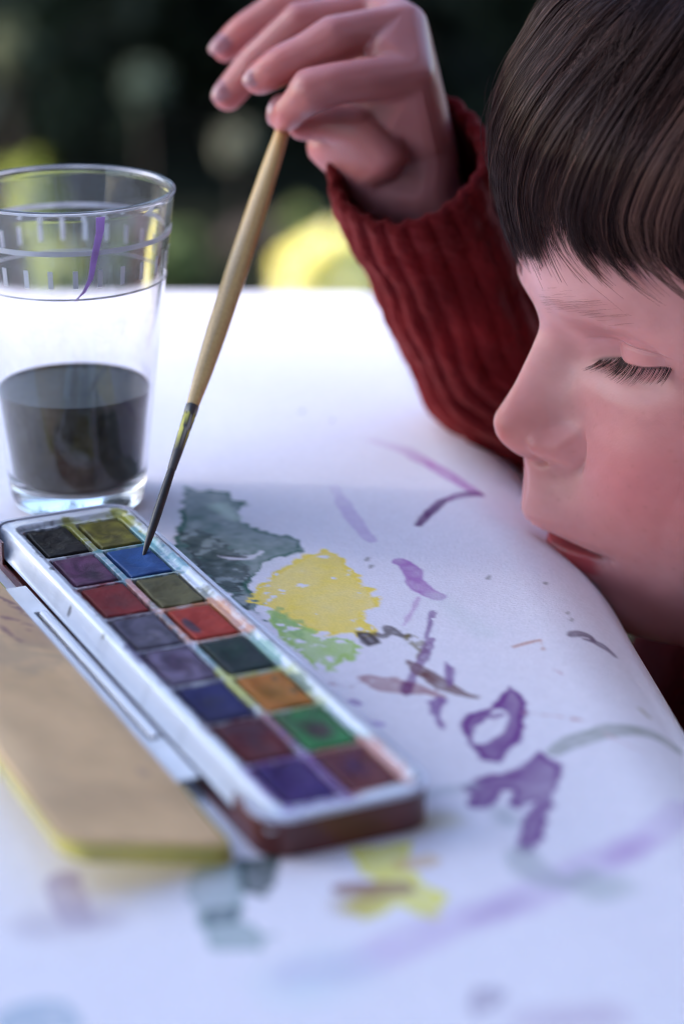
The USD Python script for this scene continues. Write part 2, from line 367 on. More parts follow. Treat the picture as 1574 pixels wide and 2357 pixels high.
for a, b in (((-0.55, -0.15), (-0.55, 0.86)), ((-0.55, 0.86), (-0.02, 0.86)), ((0.03, -0.15), (-0.02, 0.86))):
    obj("apron", chain([(*a, -0.045), (*b, -0.045)], [0.017, 0.017], 8), M_WOOD, table, 40)
pap = obj("painting_paper", (np.stack([Xg, Yg, Zg], -1).reshape(-1, 3), grid_faces(*Xg.shape)[:, ::-1]), M_PAPER, None, True, col.reshape(-1, 3))
tag(pap, "large white sheet of paper with violet letters and colour blots, curling over the edge", "paper")
# ------------------------------------------------------------------ drinking glass
gx, gy = G(181, 1149)[:2]
H_GL = 0.1125 * K; R_BOT, R_TOP = 0.0232 * K, 0.0368 * K
glass = thing("drinking_glass", "clear tumbler with etched rings, half full of dark murky paint water", "glass", (gx, gy, 0))
ro = lambda z: R_BOT + (R_TOP - R_BOT) * (z / H_GL)
WALL, BASE = 0.0015, 0.0065
prof = [(0, 0.0008), (R_BOT - 0.004, 0.0008), (R_BOT - 0.0025, 0.0002), (R_BOT - 0.0008, 0.0006), (R_BOT, 0.0022)]
prof += [(ro(z), z) for z in np.linspace(0.004, H_GL - 0.0008, 40)] + [(ro(H_GL) - 0.0003, H_GL - 0.0001), (ro(H_GL) - WALL / 2, H_GL + 0.0003), (ro(H_GL) - WALL + 0.0003, H_GL - 0.0001)]
prof += [(ro(z) - WALL, z) for z in np.linspace(H_GL - 0.0008, BASE + 0.003, 40)] + [(ro(BASE) - WALL - 0.0012, BASE + 0.0008), (ro(BASE) - WALL - 0.004, BASE), (0, BASE - 0.0004)]
M_GLASS = usdkit.material(stage, "/World/Looks/clear_glass", {"p": ("principled_bsdf", {"base_color": (1, 1, 1), "roughness": 0.015, "ior": 1.45, "transmission_weight": 1.0}), "d": ("diffuse_bsdf", {"color": (0.7, 0.7, 0.75)}), "l": ("translucent_bsdf", {"color": (0.7, 0.7, 0.75)}), "dl": ("mix_closure", {"fac": 0.5}),
    "t": ("texture_coordinate", {}), "n": ("noise_texture", {"scale": 55.0, "detail": 6.0, "roughness": 0.75, "distortion": 0.6}), "r": ("map_range", {"from_min": 0.45, "from_max": 0.75, "to_min": 0.015, "to_max": 0.11, "clamp": True}), "m": ("mix_closure", {})},
    [("t.object", "n.vector"), ("n.fac", "r.value"), ("r.result", "m.fac"), ("d.BSDF", "dl.closure1"), ("l.BSDF", "dl.closure2"), ("p.BSDF", "m.closure1"), ("dl.closure", "m.closure2")], surface="m.closure")
obj("tumbler", lathe(prof, 128, gx, gy), M_GLASS, glass, True)
ZL = G(181, 884)[1] * 0 + CAM_H - gy * math.tan(PITCH - math.atan((1178.5 - 884) / FPX))
wp = [(0, BASE + 0.0001), (ro(BASE) - WALL - 0.0041, BASE + 0.0003), (ro(BASE) - WALL - 0.0014, BASE + 0.0011), (ro(BASE + 0.003) - WALL - 0.0002, BASE + 0.0032)] + [(ro(z) - WALL - 0.0002, z) for z in np.linspace(BASE + 0.005, ZL, 20)]
wp += [(ro(ZL) - WALL - 0.0008, ZL - 0.0006), (ro(ZL) - WALL - 0.002, ZL - 0.0009), (0, ZL - 0.001)]
M_MURK = usdkit.material(stage, "/World/Looks/murky_water", {
    "t": ("texture_coordinate", {}), "n": ("noise_texture", {"scale": 70.0, "detail": 5.0, "roughness": 0.7, "distortion": 1.5}),
    "r": ("rgb_ramp", {"ramp": [(0.3, (0.026, 0.019, 0.010)), (0.6, (0.052, 0.041, 0.016)), (0.8, (0.09, 0.076, 0.034))]}),
    "p": ("principled_bsdf", {"roughness": 0.3, "ior": 1.33, "specular_ior_level": 0.25})},
    [("t.object", "n.vector"), ("n.fac", "r.fac"), ("r.color", "p.base_color")], surface="p.BSDF")
obj("paint_water", lathe(wp, 96, gx, gy), M_MURK, glass, 40)


def on_glass(a0, a1, z0, z1, out=0.0001, th=0.00015, n=None):
    n = n or max(2, int(abs(a1 - a0) / 0.05) + 2)
    a = np.linspace(a0, a1, n); rows = []
    for z, r in ((z0, out), (z1, out), (z1, out + th), (z0, out + th)):
        z = np.broadcast_to(z, a.shape)
        rows.append(np.stack([gx + (ro(z) + r) * np.cos(a), gy + (ro(z) + r) * np.sin(a), z], -1))
    v = np.array(rows + rows[:1]).reshape(-1, 3)
    return v, grid_faces(5, n)


M_FROST = usdkit.material(stage, "/World/Looks/frosted_print", {
    "d": ("diffuse_bsdf", {"color": (0.66, 0.66, 0.72)}), "t": ("translucent_bsdf", {"color": (0.62, 0.62, 0.68)}), "x": ("transparent_bsdf", {}),
    "m": ("mix_closure", {"fac": 0.5}), "c": ("texture_coordinate", {}), "n": ("noise_texture", {"scale": 260.0, "detail": 3.0}), "r": ("map_range", {"from_min": 0.35, "from_max": 0.6, "to_min": 0.6, "to_max": 0.95, "clamp": True}), "m2": ("mix_closure", {})},
    [("d.BSDF", "m.closure1"), ("t.BSDF", "m.closure2"), ("c.object", "n.vector"), ("n.fac", "r.value"), ("r.result", "m2.fac"), ("x.BSDF", "m2.closure1"), ("m.closure", "m2.closure2")], surface="m2.closure")
zat = lambda y: CAM_H - (gy - ro(0.07)) * math.tan(PITCH - math.atan((1178.5 - y) / FPX))   # height on the front of the glass seen at row y
for y, hw in ((490, 0.0003), (581, 0.0008), (690, 0.0003)):
    obj("frosted_ring", on_glass(0, 2 * PI, zat(y) - hw, zat(y) + hw, n=129), M_FROST, glass, True)
NT = 26
for i in range(NT):
    a = i * 2 * PI / NT + 0.05
    obj("frosted_tick", on_glass(a - 0.024, a + 0.024, zat(664), zat(622), n=4), M_FROST, glass)
M_VIO = usdkit.material(stage, "/World/Looks/violet_drip", {"d": ("diffuse_bsdf", {"color": (0.58, 0.40, 0.74)}), "t": ("translucent_bsdf", {"color": (0.64, 0.46, 0.80)}), "m": ("mix_closure", {"fac": 0.6})}, [("d.BSDF", "m.closure1"), ("t.BSDF", "m.closure2")], surface="m.closure")
drip = []
dp = [(228, 497, 19), (227, 530, 17), (221, 560, 15), (213, 600, 14), (207, 640, 11), (192, 672, 7), (172, 692, 2)]
for (x0, y0, w0), (x1, y1, w1) in zip(dp[:-1], dp[1:]):
    q = []
    for x, y, w in ((x0, y0, w0), (x1, y1, w1)):
        z = zat(y)
        for sx in (-1, 1):
            c = np.clip(((x + sx * w / 2 - 787) / FPX * float((np.array([gx, gy - ro(z), z]) - C0) @ FW) - gx) / ro(z), -1, 1)
            a = -PI / 2 + math.asin(c)
            for out in (0.0003, 0.0007):
                q.append((gx + (ro(z) + out) * math.cos(a), gy + (ro(z) + out) * math.sin(a), z))
    drip.append(trimesh.convex.convex_hull(np.array(q)))
obj("paint_drip", cat(drip), M_VIO, glass, 30)

# ------------------------------------------------------------------ watercolour box
BO, BTH = np.array([-0.1038745, 0.74941107]) * K, 0.43802609
BA, BB = np.array([math.cos(BTH), math.sin(BTH)]), np.array([math.sin(BTH), -math.cos(BTH)])


def BX(u, v, z):                     # box millimetres (across, along, up) to the world
    u, v, z = np.broadcast_arrays(np.asarray(u, float), v, z)
    xy = BO + (u[..., None] * BA + v[..., None] * BB) * 0.001 * K
    return np.concatenate([xy, z[..., None] * 0.001 * K], -1)


def bxm(mesh):                       # a mesh in box millimetres to the world
    t = tri(mesh)
    return trimesh.Trimesh(BX(*t.vertices.T), t.faces[:, ::-1], process=False)


def rrect(u0, u1, v0, v1, r, n=8):
    p = []
    for cu, cv, a0 in ((u1 - r, v1 - r, 0), (u0 + r, v1 - r, 90), (u0 + r, v0 + r, 180), (u1 - r, v0 + r, 270)):
        for k in range(n + 1):
            a = math.radians(a0 + 90 * k / n)
            p.append((cu + r * math.cos(a), cv + r * math.sin(a)))
    return np.array(p)


CW, CL, PW, PL = 18.15, 27.23, 13.3, 22.8
box = thing("watercolour_box", "open red tin watercolour box with white insert and sixteen used paint pans", "paint box", BX(15, 105, 0))
M_RED = plain("red_enamel", (0.095, 0.017, 0.015), 0.35, 0.5, var=0.35, scale=90, coat=0.3)
outer = rrect(-10.2, 38.4, -12, 221.5, 9)
inner = rrect(-9.4, 37.6, -11.2, 220.7, 8.4)
CSf = lambda p: m3.CrossSection([p])
tin = m3.Manifold.extrude(CSf(outer), 10.2) - m3.Manifold.extrude(CSf(inner), 20).translate((0, 0, 0.8))
tin = tin - m3.Manifold.cube((12, 196, 20)).translate((-20, 4, 2.6))
tin = tin.translate((0, 0, 0.3))
obj("tin_tray", bxm(tin), M_RED, box)
M_RIM = plain("white_rim", (0.46, 0.47, 0.60), 0.3, 0.5, var=0.1, coat=0.4)
rim = m3.Manifold.extrude(CSf(rrect(-10.5, 38.7, -12.3, 221.8, 9.3)), 1.7) - m3.Manifold.extrude(CSf(rrect(-9.3, 37.5, -11.1, 220.6, 8.3)), 9).translate((0, 0, -2))
rim = (rim - m3.Manifold.cube((12, 212, 20)).translate((-20, -4, -9))).translate((0, 0, 10.4))
# insert: a moulded white tray as a height field over (u, v)
uu = np.r_[np.arange(-9.0, 37.3, 0.4)]; vv = np.arange(-10.8, 220.4, 0.55)
Vg, Uq = np.meshgrid(vv, uu, indexing="ij")
Zi = np.full(Uq.shape, 11.6)


def rr_d(u, v, u0, u1, v0, v1, r):   # distance to a rounded rectangle, negative inside
    qx = np.abs(u - (u0 + u1) / 2) - (u1 - u0) / 2 + r; qy = np.abs(v - (v0 + v1) / 2) - (v1 - v0) / 2 + r
    return np.hypot(np.maximum(qx, 0), np.maximum(qy, 0)) + np.minimum(np.maximum(qx, qy), 0) - r


dwell = np.full(Uq.shape, 1e9)
for c in range(2):
    for i in range(8):
        dwell = np.minimum(dwell, rr_d(Uq, Vg, c * CW - 1.0, c * CW + PW + 1.0, i * CL - 1.1, i * CL + PL + 1.1, 1.0))
field = rr_d(Uq, Vg, -2.6, 35.0, -4.5, 215.5, 4)
Zi = 11.6 - 0.9 * sst(0.4, -0.8, field) - 7.0 * sst(0.25, -0.35, dwell)
Zi = Zi + 0.5 * np.exp(-((field - 1.2) / 1.0) ** 2)
Zi = np.where(Uq < -5.0, Zi - 7.2 * sst(0, 4.0, -5.0 - Uq) * sst(-10, -3, Vg) * sst(220, 213, Vg), Zi)
edge = rr_d(Uq, Vg, -9.0, 37.2, -10.8, 220.3, 8.0)
Zi = np.where(edge > 0, np.minimum(Zi, 8.0), Zi)
PANS = [[((26, 22, 26), (34, 28, 32)), ((104, 62, 108), (44, 36, 56)), ((132, 32, 40), (72, 26, 36)), ((92, 84, 118), (106, 98, 128)), ((128, 112, 160), (80, 58, 98)), ((38, 34, 108), (50, 44, 76)), ((104, 26, 36), (58, 30, 58)), ((64, 32, 112), (54, 30, 122))],
        [((126, 118, 56), (70, 60, 50)), ((48, 86, 166), (40, 60, 128)), ((104, 96, 72), (96, 88, 66)), ((178, 54, 44), (166, 48, 42)), ((34, 42, 54), (26, 52, 46)), ((192, 116, 52), (150, 100, 36)), ((56, 130, 84), (74, 56, 66)), ((108, 48, 58), (72, 36, 96))]]
pant = lambda c: ink(*c) * 0.66
wh = np.array([0.62, 0.65, 0.74])
ci = np.ones(Uq.shape + (3,)) * wh
n1 = fbm2(Uq, Vg, 0.14, 21, 4); n2 = fbm2(Uq, Vg, 0.5, 22, 3)
ci *= (1 - 0.14 * np.clip((n1 - 0.5) * 4, 0, 1))[..., None]
for c in range(2):
    for i in range(8):
        d = rr_d(Uq, Vg, c * CW - 1.0, c * CW + PW + 1.0, i * CL - 1.1, i * CL + PL + 1.1, 1.0)
        k1 = pant(PANS[c][i][0])
        reach = 0.9 + {(1, 0): 3.2, (1, 1): 3.6, (0, 7): 3.4, (0, 0): 1.4, (1, 3): 2.2, (0, 4): 1.7, (0, 3): 1.9, (1, 7): 2.2, (1, 5): 2.0, (0, 6): 1.3, (0, 2): 1.3}.get((c, i), 0.7)
        m = sst(reach + 0.7, reach - 0.7, d + (n1 - 0.5) * 9 + (n2 - 0.5) * 4) * (0.35 + 0.5 * sst(0.35, 0.6, n2))
        m = np.where(d < 0.3, 0.8, m)
        k = {(1, 1): pant((90, 150, 190)), (1, 0): pant((150, 150, 60)), (0, 7): pant((128, 76, 176)), (1, 3): pant((205, 120, 80)), (1, 4): pant((90, 140, 150)), (1, 5): pant((200, 200, 110)), (1, 7): pant((185, 110, 110))}.get((c, i), k1)
        m = np.where((Uq < -4.6), 0, m)
        ci = ci * (1 - m[..., None]) + np.where((d < -0.2)[..., None], k1, k) * m[..., None]


def stain(u, v, ru, rv, c, s=0.8):
    global ci
    m = sst(1.15, 0.75, np.hypot((Uq - u) / ru, (Vg - v) / rv) + (n1 - 0.5) * 2.2 + (n2 - 0.5) * 1.0) * s
    ci = ci * (1 - m[..., None]) + pant(c) * m[..., None]


stain(15.8, 169, 1.6, 13, (150, 84, 128)); stain(15.8, 196, 1.7, 17, (112, 72, 160), 0.95); stain(-2.4, 205, 2.0, 16, (140, 96, 196), 0.7)
stain(33.5, 146, 1.8, 9, (84, 110, 96)); stain(33, 200, 1.5, 15, (205, 130, 130)); stain(33, 86, 1.6, 10, (214, 132, 84)); stain(33, 20, 2.2, 14, (120, 180, 215)); stain(15.8, 138, 1.8, 12, (206, 206, 120), 0.8)
stain(15.8, 62, 1.4, 9, (200, 130, 140)); stain(34, 120, 2, 8, (120, 170, 170)); stain(-2, 108, 2.0, 9, (110, 96, 150)); stain(16, 88, 1.6, 7, (80, 74, 100)); stain(33.5, -1, 2.5, 8, (160, 158, 66)); stain(15.6, 2, 1.6, 8, (130, 126, 60))
for (u, v) in ((-3.2, 25), (-3.4, 36), (-1.6, 52), (-7, 62), (-3.6, 78), (-6, 90)):
    stain(u, v, 0.7, 1.2, (60, 52, 64), 0.8)
M_INSERT = paint_mat("enamel_insert", rough=0.28, spec=0.5, coat=0.3)
obj("insert", (BX(Uq, Vg, Zi).reshape(-1, 3), grid_faces(*Uq.shape)), M_INSERT, box, True, ci.reshape(-1, 3))
obj("rim", bxm(rim), M_RIM, box)
M_PAN = paint_mat("paint_cake", rough=0.6, spec=0.22, bump=0.6, bscale=700.0, coat=0.04)
LAB = [["black paint pan", "dull purple paint pan with a dark centre", "dark red paint pan", "lilac grey paint pan", "pale violet grey paint pan", "deep blue paint pan", "maroon paint pan", "deep violet paint pan"],
       ["muddied yellow paint pan", "bright blue paint pan under the brush tip", "olive grey paint pan", "vermilion paint pan with a violet smear", "blackish green paint pan", "orange ochre paint pan", "green paint pan with a muddy centre", "brown red paint pan"]]
rngp = np.random.default_rng(5)
for c in range(2):
    for i in range(8):
        pu, pv = np.meshgrid(np.linspace(-1, 1, 46), np.linspace(-1, 1, 64), indexing="ij")
        U0, V0 = c * CW + PW / 2 + pu * (PW / 2 + 0.55), i * CL + PL / 2 + pv * (PL / 2 + 0.65)
        e = np.minimum((1 - np.abs(pu)) * PW / 2, (1 - np.abs(pv)) * PL / 2)
        na, nb = fbm2(U0, V0, 0.12, 40 + c * 8 + i, 4), fbm2(U0, V0, 0.45, 60 + c * 8 + i, 3)
        rr = np.hypot(pu * 1.1 + rngp.uniform(-.2, .2), pv * 1.1 + rngp.uniform(-.2, .2))
        hollow = sst(0.95, 0.2, rr + (na - 0.5) * 0.8)
        Z0 = 10.9 - 0.7 * hollow + (na - 0.5) * 0.8 + (nb - 0.5) * 0.3 - 0.8 * sst(0.7, 0.0, e)
        Z0 = np.where(e < 1e-6, 4.3, Z0)
        ka, kb = pant(PANS[c][i][0]), pant(PANS[c][i][1])
        hw_ = rngp.uniform(0.1, 0.8)
        t = np.clip(hollow * hw_ + 0.15 + (na - 0.5) * 2.4 + (nb - 0.5) * 1.0, 0, 1)
        cc = ka + (kb - ka) * t[..., None]
        if (c, i) == (0, 0):
            pass
        elif (c, i) == (1, 3):
            sm = sst(0.2, -0.1, np.hypot((pu + 0.62) * 2.6, (pv - 0.15) * 1.3) - 0.62)
            cc = cc * (1 - sm[..., None]) + pant((98, 66, 92)) * sm[..., None]
        elif (c, i) in ((0, 4), (0, 1), (1, 0), (0, 3)):
            sw = np.sin(7 * rr + 9 * na + 4 * np.arctan2(pu, pv)) * 0.5 + 0.5
            cc = cc * (0.75 + 0.5 * sw[..., None])
        elif (c, i) == (1, 5):
            sm = sst(0.5, 0.2, np.hypot((pu - 0.65) * 2, (pv - 0.2) * 2)) + sst(0.4, 0.2, np.hypot((pu - 0.4) * 3, (pv + 0.6) * 2))
            cc = cc * (1 - 0.7 * sm[..., None]) + pant((84, 82, 60)) * 0.7 * sm[..., None]
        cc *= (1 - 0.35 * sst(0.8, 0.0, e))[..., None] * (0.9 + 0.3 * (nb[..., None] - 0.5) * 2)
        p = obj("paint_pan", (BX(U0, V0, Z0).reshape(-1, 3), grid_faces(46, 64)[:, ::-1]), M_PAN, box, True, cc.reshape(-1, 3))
        tag(p, LAB[c][i])
# hinge strip, rod and lid
M_HW = plain("white_enamel", (0.72, 0.72, 0.76), 0.3, 0.5, var=0.08, coat=0.3)
strip = m3.Manifold.extrude(CSf(np.array([[-17.7, 31], [-11.0, 31], [-11.0, 179], [-17.7, 179]])), 0.4).translate((0, 0, 5.2))
slot = m3.Manifold.extrude(CSf(np.array([[-15.6, 53], [-11.5, 53], [-11.5, 153], [-15.6, 153]])), 4).translate((0, 0, 5))
obj("hinge_strip", bxm(strip - slot), M_HW, box)
M_ROD = plain("bright_rod", (0.74, 0.74, 0.80), 0.22, 0.5, metal=0.25, var=0.06)
t = tri(m3.Manifold.cylinder(97, 1.35, 1.35, 20)); t.apply_transform(trimesh.transformations.rotation_matrix(-PI / 2, [1, 0, 0])); t.apply_translation((-13.0, 54.5, 5.2))
obj("hinge_rod", bxm(t), M_ROD, box, 40)
LT = math.radians(14.5)
ug, vg = np.linspace(0, 47, 130), np.linspace(-11, 218, 330)
Vl, Ul = np.meshgrid(vg, ug, indexing="ij")
ed = -rr_d(Ul, Vl, 0, 47, -11, 218, 7)
flat = -rr_d(Ul, Vl, 3, 40, -4, 190, 10)
Zl = 2.2 * sst(-12, 4, flat) - 1.3 * sst(2.0, 0, ed)
Zl = Zl + (fbm2(Ul, Vl, 0.04, 31, 3) - 0.5) * 0.6
lx = lambda u, w: (-17.3 - u * math.cos(LT) - w * math.sin(LT) * -1 * -1, 5.4 + u * math.sin(LT) + w * math.cos(LT))
tan = np.array([0.72, 0.47, 0.25])
cl = np.ones(Ul.shape + (3,)) * tan
m1, m2 = fbm2(Ul, Vl, 0.05, 33, 4), fbm2(Ul, Vl, 0.3, 34, 3)
cl *= (0.72 + 0.56 * m1 + 0.10 * (m2 - 0.5))[..., None]
st = np.abs(np.sin(0.16 * Vl + 5 * m1 + 0.2 * Ul)) ** 6 * sst(0.45, 0.6, m2)
pm = np.clip(sst(1.0, 0.55, np.hypot((Ul - 8) / 12, (Vl - 62) / 26) + (m1 - 0.5) * 1.6) * (0.25 + st), 0, 0.8)
cl = cl * (1 - pm[..., None]) + np.array([0.20, 0.09, 0.12]) * pm[..., None]
pm = 0.35 * sst(1.0, 0.3, np.hypot((Ul - 20) / 24, (Vl - 95) / 20) + (m2 - 0.5) * 1.2)
cl = cl * (1 - pm[..., None]) + np.array([0.30, 0.24, 0.19]) * pm[..., None]
sm = sst(1, 0.5, np.hypot((Ul - 9) / 2.4, (Vl - 178) / 4))[..., None] * 0.35
cl = cl * (1 - sm) + np.array([0.25, 0.16, 0.18]) * sm
keep = (ed > 0).ravel()
La, Lz = lx(Ul, Zl)
fl = grid_faces(*Ul.shape); fl = fl[keep[fl].all(1)][:, ::-1]
M_LID = paint_mat("lid_wash", rough=0.5, spec=0.2, coat=0.05)
used_v = np.unique(fl); remap = np.zeros(keep.size, int); remap[used_v] = np.arange(len(used_v))
lid = obj("lid", (BX(La, Vl, Lz).reshape(-1, 3)[used_v], remap[fl][:, ::-1]), M_LID, box, True, cl.reshape(-1, 3)[used_v])
M_YEL = plain("yellow_enamel", (0.56, 0.47, 0.10), 0.35, 0.5, var=0.15, coat=0.3)
side = m3.Manifold.extrude(CSf(rrect(-0.6, 47.6, -11.6, 218.6, 7.6)), 5.6) - m3.Manifold.extrude(CSf(rrect(0.1, 46.9, -10.9, 217.9, 6.9)), 20).translate((0, 0, 0.7))
st_ = tri(side.refine_to_length(6)); sv = st_.vertices.copy(); sv[:, 2] -= 6.2
a_, z_ = lx(sv[:, 0], sv[:, 2])
obj("lid_side", trimesh.Trimesh(BX(a_, sv[:, 1], z_), st_.faces, process=False), M_YEL, lid, 30)

# ------------------------------------------------------------------ brush
tipw = G(329, 1283, 0.0088)
handw = D(668, 245, 0.775)
ax = handw - tipw; LB = np.linalg.norm(ax); ax /= LB
brush = thing("paint_brush", "thin pale wooden paint brush held upright with its tip in the blue pan", "brush", tipw)


def along(px_y):                     # arc length of the brush seen at a photo row
    lo, hi = 0.0, LB + 0.05
    for _ in range(40):
        mid = (lo + hi) / 2; P = tipw + ax * mid - C0
        if 1178.5 - FPX * (P @ UPV) / (P @ FW) > px_y: lo = mid
        else: hi = mid
    return lo


pxm = lambda y: ((tipw + ax * along(y) - C0) @ FW) / FPX


def spindle(prs, n=28):
    e1 = np.cross(ax, [0, 1, 0]); e1 /= np.linalg.norm(e1); e2 = np.cross(ax, e1); a = np.arange(n) * 2 * PI / n
    v = np.concatenate([tipw + ax * s + r * (np.cos(a)[:, None] * e1 + np.sin(a)[:, None] * e2) for s, r in prs])
    return v, grid_faces(len(prs), n, True)


W2 = [(1000, 16), (960, 25), (930, 31), (860, 41), (760, 49), (640, 52), (500, 49), (380, 41), (300, 32), (200, 27), (60, 18), (0, 8)]
S_ = lambda y, w: (along(y), w / 2 * pxm(y))
M_WOODB = usdkit.material(stage, "/World/Looks/brush_wood", {
    "t": ("texture_coordinate", {}), "m": ("mapping", {"scale": (1600.0, 1600.0, 12.0)}), "n": ("noise_texture", {"scale": 1.0, "detail": 4.0}),
    "r": ("rgb_ramp", {"ramp": [(0.25, (0.60, 0.37, 0.14)), (0.6, (0.71, 0.47, 0.19)), (0.8, (0.76, 0.53, 0.23))]}),
    "p": ("principled_bsdf", {"roughness": 0.28, "coat_weight": 0.5, "coat_roughness": 0.1})},
    [("t.object", "m.vector"), ("m.vector", "n.vector"), ("n.fac", "r.fac"), ("r.color", "p.base_color")], surface="p.BSDF")
obj("handle", spindle([(along(950), 0.0001)] + [S_(y, w) for y, w in ((948, 22), (944, 27), (930, 30))] + [S_(y, w) for y, w in W2[3:]] + [(along(0) + 0.002, 0.0002)]), M_WOODB, brush, True)
fv, ff = spindle([S_(y, w) for y, w in ((935, 31.5), (952, 31), (957, 29), (962, 30), (985, 28), (992, 26.5), (997, 27.5), (1040, 24), (1080, 20), (1084, 14))])
fc = np.ones((len(fv), 3)) * np.array([0.045, 0.040, 0.042])
sal = (fv - tipw) @ ax
nn = meshkit.fbm(fv * 700, 3, 9)
fc[(nn > 0.50) & (sal > along(1035)) & (sal < along(948))] = [0.62, 0.58, 0.10]
fc[(nn < 0.36) & (sal > along(1000))] = [0.35, 0.33, 0.30]
fer = m3.Manifold  # (ferrule below is one lathe with its own paint flecks)
M_FER = paint_mat("tarnished_ferrule", rough=0.4, spec=0.5, coat=0.2)
t = trimesh.Trimesh(fv, tri((fv, ff)).faces, process=False)
for _ in range(1):
    pass
obj("ferrule", (fv, ff), M_FER, brush, True, fc)
M_BRI = plain("wet_bristles", (0.016, 0.013, 0.015), 0.35, 0.5, var=0.4, scale=900)
obj("bristles", spindle([(along(1283), 0.00012), S_(1272, 9), S_(1250, 15), S_(1220, 19), S_(1180, 21), S_(1130, 20.5), S_(1085, 18.5), S_(1076, 16)]), M_BRI, brush, True)
# ------------------------------------------------------------------ the child
psi, pt = math.radians(12), math.radians(4)
F0, HL = np.array([-math.cos(psi), -math.sin(psi), 0]), np.array([math.sin(psi), -math.cos(psi), 0])
HF = F0 * math.cos(pt) - np.array([0, 0, math.sin(pt)]); HU = np.array([0, 0, math.cos(pt)]) + F0 * math.sin(pt)
HO = D(1300, 900, 0.729)
HW = lambda f, u, l: HO + 0.001 * (np.asarray(f, float)[..., None] * HF + np.asarray(u, float)[..., None] * HU + np.asarray(l, float)[..., None] * HL)
from scipy.interpolate import PchipInterpolator as PC
P_ = lambda pts: PC(*np.array(sorted(pts), float).T)
prof_full = P_([(-95, -62), (-90, -52), (-86, -40), (-82, -26), (-78, -13), (-74, -5), (-70, -1.4), (-66, -0.4), (-62, -0.2), (-59, 0.8), (-55.5, 4.4), (-51.0, 7.4), (-48.2, 6.6), (-45.7, 3.6), (-44.4, 5.6), (-43.0, 8.0), (-41, 11.6), (-38.6, 14.0), (-36.4, 14.8), (-33, 14.3), (-27.5, 13.6), (-22.5, 13.3), (-19.6, 13.5), (-17.4, 16.2), (-15.2, 18.6), (-12.8, 20.6), (-10.2, 21.8), (-7.3, 22.2), (-4.5, 21.5), (-2.8, 20.3), (4.8, 15.1), (10, 12.3), (15.1, 9.6), (22, 6.8), (27, 7.4), (30, 8.2), (35, 9.2), (42, 10.4), (50, 10.4), (60, 9.4), (75, 6), (90, 0), (105, -11), (115, -25), (121, -40), (125, -56), (126.5, -70)])
prof_base = P_([(-95, -62), (-90, -52), (-86, -40), (-82, -26), (-78, -13), (-74, -5), (-70, -1.4), (-66, -0.4), (-62, -0.2), (-56, 0.4), (-48, 1.6), (-40, 3), (-30, 3.6), (-20, 3.4), (-10, 2.6), (0, 1.6), (10, 2.0), (18, 3.6), (25, 6.4), (30, 8.2), (35, 9.2), (42, 10.4), (50, 10.4), (60, 9.4), (75, 6), (90, 0), (105, -11), (115, -25), (121, -40), (125, -56), (126.5, -70)])
half_w = P_([(-95, 8), (-92, 16), (-88, 25), (-82, 33), (-70, 43), (-55, 51), (-40, 56.5), (-20, 61), (0, 63), (20, 65), (40, 68), (60, 70), (80, 68), (95, 62), (108, 52), (118, 38), (124, 20), (126.5, 4)])
back_f = P_([(-95, -80), (-80, -95), (-60, -112), (-30, -132), (0, -150), (30, -162), (60, -166), (90, -156), (110, -136), (120, -112), (125, -88), (126.5, -74)])
nw = P_([(-62, 18), (-54, 16), (-45, 17.5), (-38, 17), (-30, 15.5), (-24, 13), (-20.5, 11.6), (-18, 9.6), (-14, 10.2), (-9, 10.6), (-4, 9.6), (3, 8.6), (12, 8.0), (20, 9.0), (26, 12)])
npw = P_([(-62, 2), (-24, 2.2), (-19, 2.6), (-12, 2.8), (-4, 2.4), (6, 1.8), (26, 1.8)])
FC = -72.0
EL, EU, EF = 29.0, 20.0, -22.2
margin_u = P_([(10, 12.5), (16.5, 14.4), (20, 15.7), (25, 16.5), (31, 16.7), (37, 17.0), (42, 17.8), (48, 19)])
crease_u = P_([(12, 19.0), (18, 21.6), (24, 22.6), (29, 22.6), (36, 22.2), (42, 21.4), (48, 20)])


def gauss(x, c, s):
    return np.exp(-((x - c) / s) ** 2)


